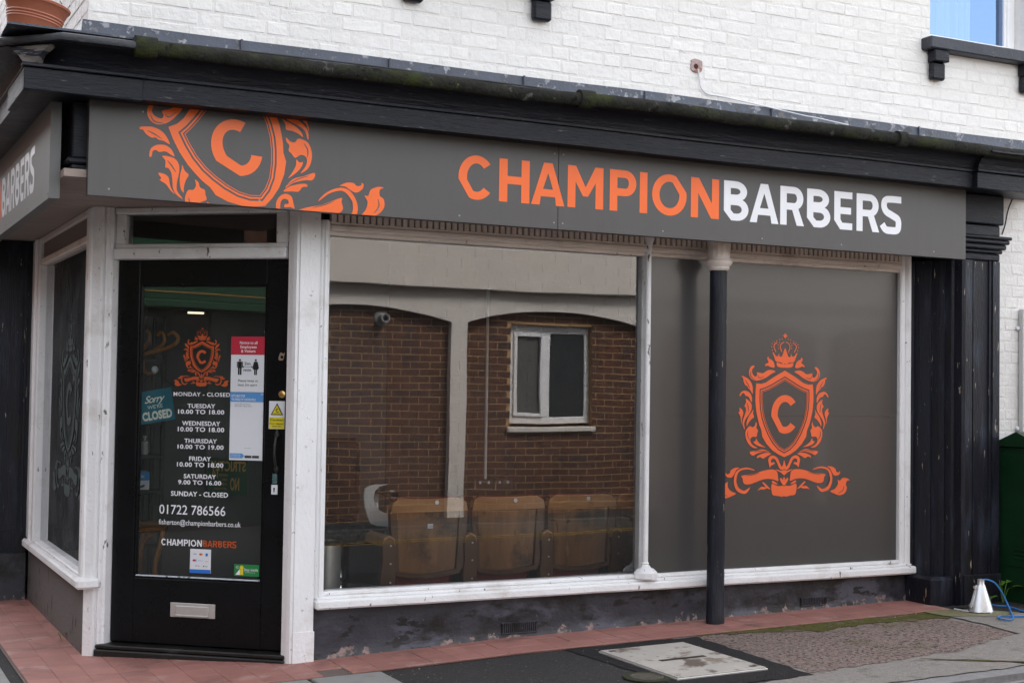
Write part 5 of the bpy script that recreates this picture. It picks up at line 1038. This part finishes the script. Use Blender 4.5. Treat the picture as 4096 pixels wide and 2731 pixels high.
# mirror reflection of a green gilt board, modelled as a reversed board
ga = onD(*q6(600, 380), 1.75); gb = onD(*q6(940, 685), 1.75); wp_ = DO + DE * ((ga[0] + gb[0]) / 2) - DN * 1.75
GW, GH = gb[0] - ga[0], ga[1] - gb[1]
gb_ = B().box(-GW / 2, GW / 2, 0, .015, 0, GH, .003).done('mirrored_gilt_board', mat('board_green', (.015, .06, .03), .5, .2, 5), None, (wp_.x, wp_.y, gb[1]), DANG); tag(gb_, 'mirror reflection of a green board, modelled with reversed gold STRICTLY NO lettering, seen through the door glass', 'board')
GOLD = mat('gilt', (.42, .25, .06), .4, .2, 20)
Flat().text('STRICTLY', -.40 * GW, .45 * GW, .66 * GH, .26 * GH, .03, mirror=True).text('NO', .08 * GW, .30 * GW, .12 * GH, .33 * GH, .03, mirror=True).text('18', -.36 * GW, -.22 * GW, .46 * GH, .18 * GH, .02, mirror=True).text('UNDER', -.20 * GW, .02 * GW, .50 * GH, .07 * GH, mirror=True).text('KIDS', -.12 * GW, .0, .37 * GH, .07 * GH, mirror=True).text('POSERS', -.16 * GW, .0, .24 * GH, .07 * GH, mirror=True).text('ATTITUDES', -.30 * GW, .0, .11 * GH, .07 * GH, mirror=True).done('gilt_lettering', GOLD, gb_, y=-.002)
lu = onY(540 + 640 / 2.6125, 1100 + 395 / 2.6125, 2.15)
lmp = tag(empty('wall_light', (lu.x, 2.198, lu.z)), 'small glowing strip light on the dark inner wall, high in the door glass', 'light')
B().box(-.06, .06, -.03, -.001, -.010, .02, .003).done('housing', DARKB, lmp); B().box(-.055, .055, -.042, -.031, -.007, .007, .003).done('tube', mat('lamp_glow', (1, .9, .7), .4, .0, 5, emit=((1, .85, .6), .3)), lmp)

# ------------------------------------------------------------------ across the street (seen in the glass)
ob = tag(empty('arcaded_building', (5.8, -6.3, .1)), 'brown brick building with cream render arches across the street, reflected in shop window', 'building')
def obp(o): return unp(o, ob)
bwl = obp(B().box(1.10, 4.236, -6.6, -6.083, -.1, 2.49, 0).box(5.254, 10.6, -6.6, -6.083, -.1, 2.49, 0).box(4.236, 5.254, -6.6, -6.083, -.1, 1.055, 0).box(4.236, 5.254, -6.6, -6.083, 2.143, 2.49, 0).box(4.236, 5.254, -6.6, -6.35, 1.055, 2.143, 0).done('brick_wall', OMORT))
ok = B(); zz = .03; c = 0
V, Fc = [], []
while zz < 2.47:
    x = 1.10 - (.1125 if c % 2 else 0)
    while x < 10.6:
        a, b_ = max(x, 1.10) + .006, min(x + .2215, 10.6) - .006
        if zz + .0375 > 1.045 and zz + .0375 < 2.15:
            if a < 4.236 < b_: b_ = 4.236
            elif a < 5.254 < b_: a = 5.254
            elif a >= 4.236 and b_ <= 5.254: b_ = a
        if b_ - a > .03:
            y = -6.0800 + U(-.0005, .003); k = len(V); z0_, z1_ = zz + .006, zz + .0678; V += [(b_, y, z0_), (a, y, z0_), (a, y, z1_), (b_, y, z1_), (b_, -6.083, z0_), (a, -6.083, z0_), (a, -6.083, z1_), (b_, -6.083, z1_)]
            Fc += [(k, k + 1, k + 2, k + 3), (k + 4, k, k + 3, k + 7), (k + 1, k + 5, k + 6, k + 2), (k + 3, k + 2, k + 6, k + 7), (k + 4, k + 5, k + 1, k)]
        x += .2215
    zz += .0738; c += 1
me = bpy.data.meshes.new('brickwork'); me.from_pydata(V, [], Fc); me.materials.append(OBRICK); obp(tag(link('brickwork', me), kind='stuff'))
aw = B(); P0 = 1.322; BAY = 2.37
for k in range(4):
    x0, x1 = P0 + BAY * k, P0 + BAY * k + 2.18; cxx = (x0 + x1) / 2; n = 20
    arcp = [(x0 + (x1 - x0) * i / n, 2.137 + .165 * (1 - (2 * i / n - 1) ** 2)) for i in range(n + 1)]
    for (a, za_), (b_, zb2) in zip(arcp, arcp[1:]): aw.slab([(a, -6.0, za_), (b_, -6.0, zb2), (b_, -6.0, 2.497), (a, -6.0, 2.497)], (0, -.09, 0))
    aw.box(x1, x1 + .19, -6.09, -6.0, -.1, 2.497, 0)
aw.box(1.132, 1.322, -6.09, -6.0, -.1, 2.497, 0)
bmesh.ops.remove_doubles(aw.bm, verts=aw.bm.verts[:], dist=.0005)
obp(aw.done('arcade', RENDERP))
obp(B().box(1.0, 10.8, -6.6, -5.9, 2.498, 3.08, .01).done('parapet', RENDER)); obp(B().box(.95, 10.85, -6.7, -5.86, 3.081, 3.14, .01).done('coping', CONC))
obp(B().box(1.05, 10.7, -11, -6.61, -.1, 3.05, 0).done('rear_block', OBRICK))
ow = B(); x0, x1, z0, z1, y = 4.238, 5.252, 1.082, 2.142, -6.15
for a, b_, c_, e_ in ((x0, x0 + .064, z0, z1), (x1 - .064, x1, z0, z1), (x0 + .064, x1 - .064, z0, z0 + .074), (x0 + .064, x1 - .064, z1 - .088, z1), (4.668, 4.746, z0 + .074, z1 - .088)): ow.box(a, b_, y - .05, y, c_, e_, .006)
for a, b_, c_, e_ in ((x0 + .065, x0 + .108, z0 + .075, z1 - .089), (4.624, 4.667, z0 + .075, z1 - .089), (x0 + .109, 4.623, z0 + .075, z0 + .113), (x0 + .109, 4.623, z1 - .128, z1 - .089)): ow.box(a, b_, y - .02, y + .018, c_, e_, .005)
owo = obp(ow.done('window', UPVC)); obp(B().box(x0 + .06, x1 - .06, y - .03, y - .02, z0 + .07, z1 - .08, 0).done('pane', DGLASS))
obp(B().box(x0 + .112, 4.62, y - .019, y - .016, z0 + .116, z1 - .131, 0).done('blind', mat('grey_blind', (.085, .085, .08), .5)))
obp(B().box(4.77, 5.14, y + .001, y + .012, z1 - .054, z1 - .035, .003).done('trickle_vent', UPVC)); obp(B().box(4.20, 5.275, -6.30, -6.04, 1.0, 1.054, .008).done('window_sill', RENDERP))
obp(B().lathe([(.085, 0), (.08, .015), (.05, .03), (.05, .13), (.035, .13), (.035, .03)], 24, M=Matrix.Translation((2.735, -6.078, 2.165)) @ Matrix.Rotation(-math.pi / 2, 4, 'X')).done('boiler_flue', mat('flue_grey', (.30, .30, .29), .5), sm=40))
# green shop across the side street, reflected in the door
gs = tag(empty('green_shopfront_building', (-7.5, 0, 0)), 'brick building with dark green gold lined shopfront across the side street, reflected in the door', 'building')
def gsp(o): return unp(o, gs)
gsp(B().box(-12, -7.5, -14, 24, -.1, 6.5, 0).done('brick_wall', OBRICK)); gsp(B().box(-7.499, -7.25, -9.5, -1.0, 2.36, 3.0, .01).done('fascia', mat('fascia_green', (.016, .075, .032), .4, .15, 4)))
gsp(B().box(-7.4995, -7.475, -9.5, -1.0, -.05, 2.27, 0).done('panelling', mat('shopfront_dark', (.012, .02, .014), .5)))
gsp(B().box(-7.249, -7.244, -9.3, -1.2, 2.43, 2.445, 0).done('gold_line', GOLD)); gsp(B().box(-7.499, -7.20, -9.6, -.9, 2.27, 2.359, .015).done('moulding', mat('fascia_green', (.016, .075, .032), .4, .15, 4)))
for k in range(4):
    y = -9.2 + 2.1 * k; gsp(B().box(-7.474, -7.46, y, y + 1.7, .6, 2.2, 0).done('window', DGLASS)); gsp(B().box(-7.499, -7.42, y - .2, y - .01, .0, 2.27, .01).done('pier', mat('shopfront_dark', (.012, .02, .014), .5)))
ft = tag(empty('terrace_building', (-3, 22, 0)), 'grey rendered terrace closing the far end of the side street', 'building')
unp(B().box(-12, 2, 22, 26, -.1, 6, 0).done('brick_wall', mat('pale_grey_render', (.30, .32, .30), .8)), ft)
for k in range(5): unp(B().box(-9.5 + 2.2 * k, -8.4 + 2.2 * k, 21.95, 21.999, 1, 2.5, 0).done('window', DGLASS), ft)
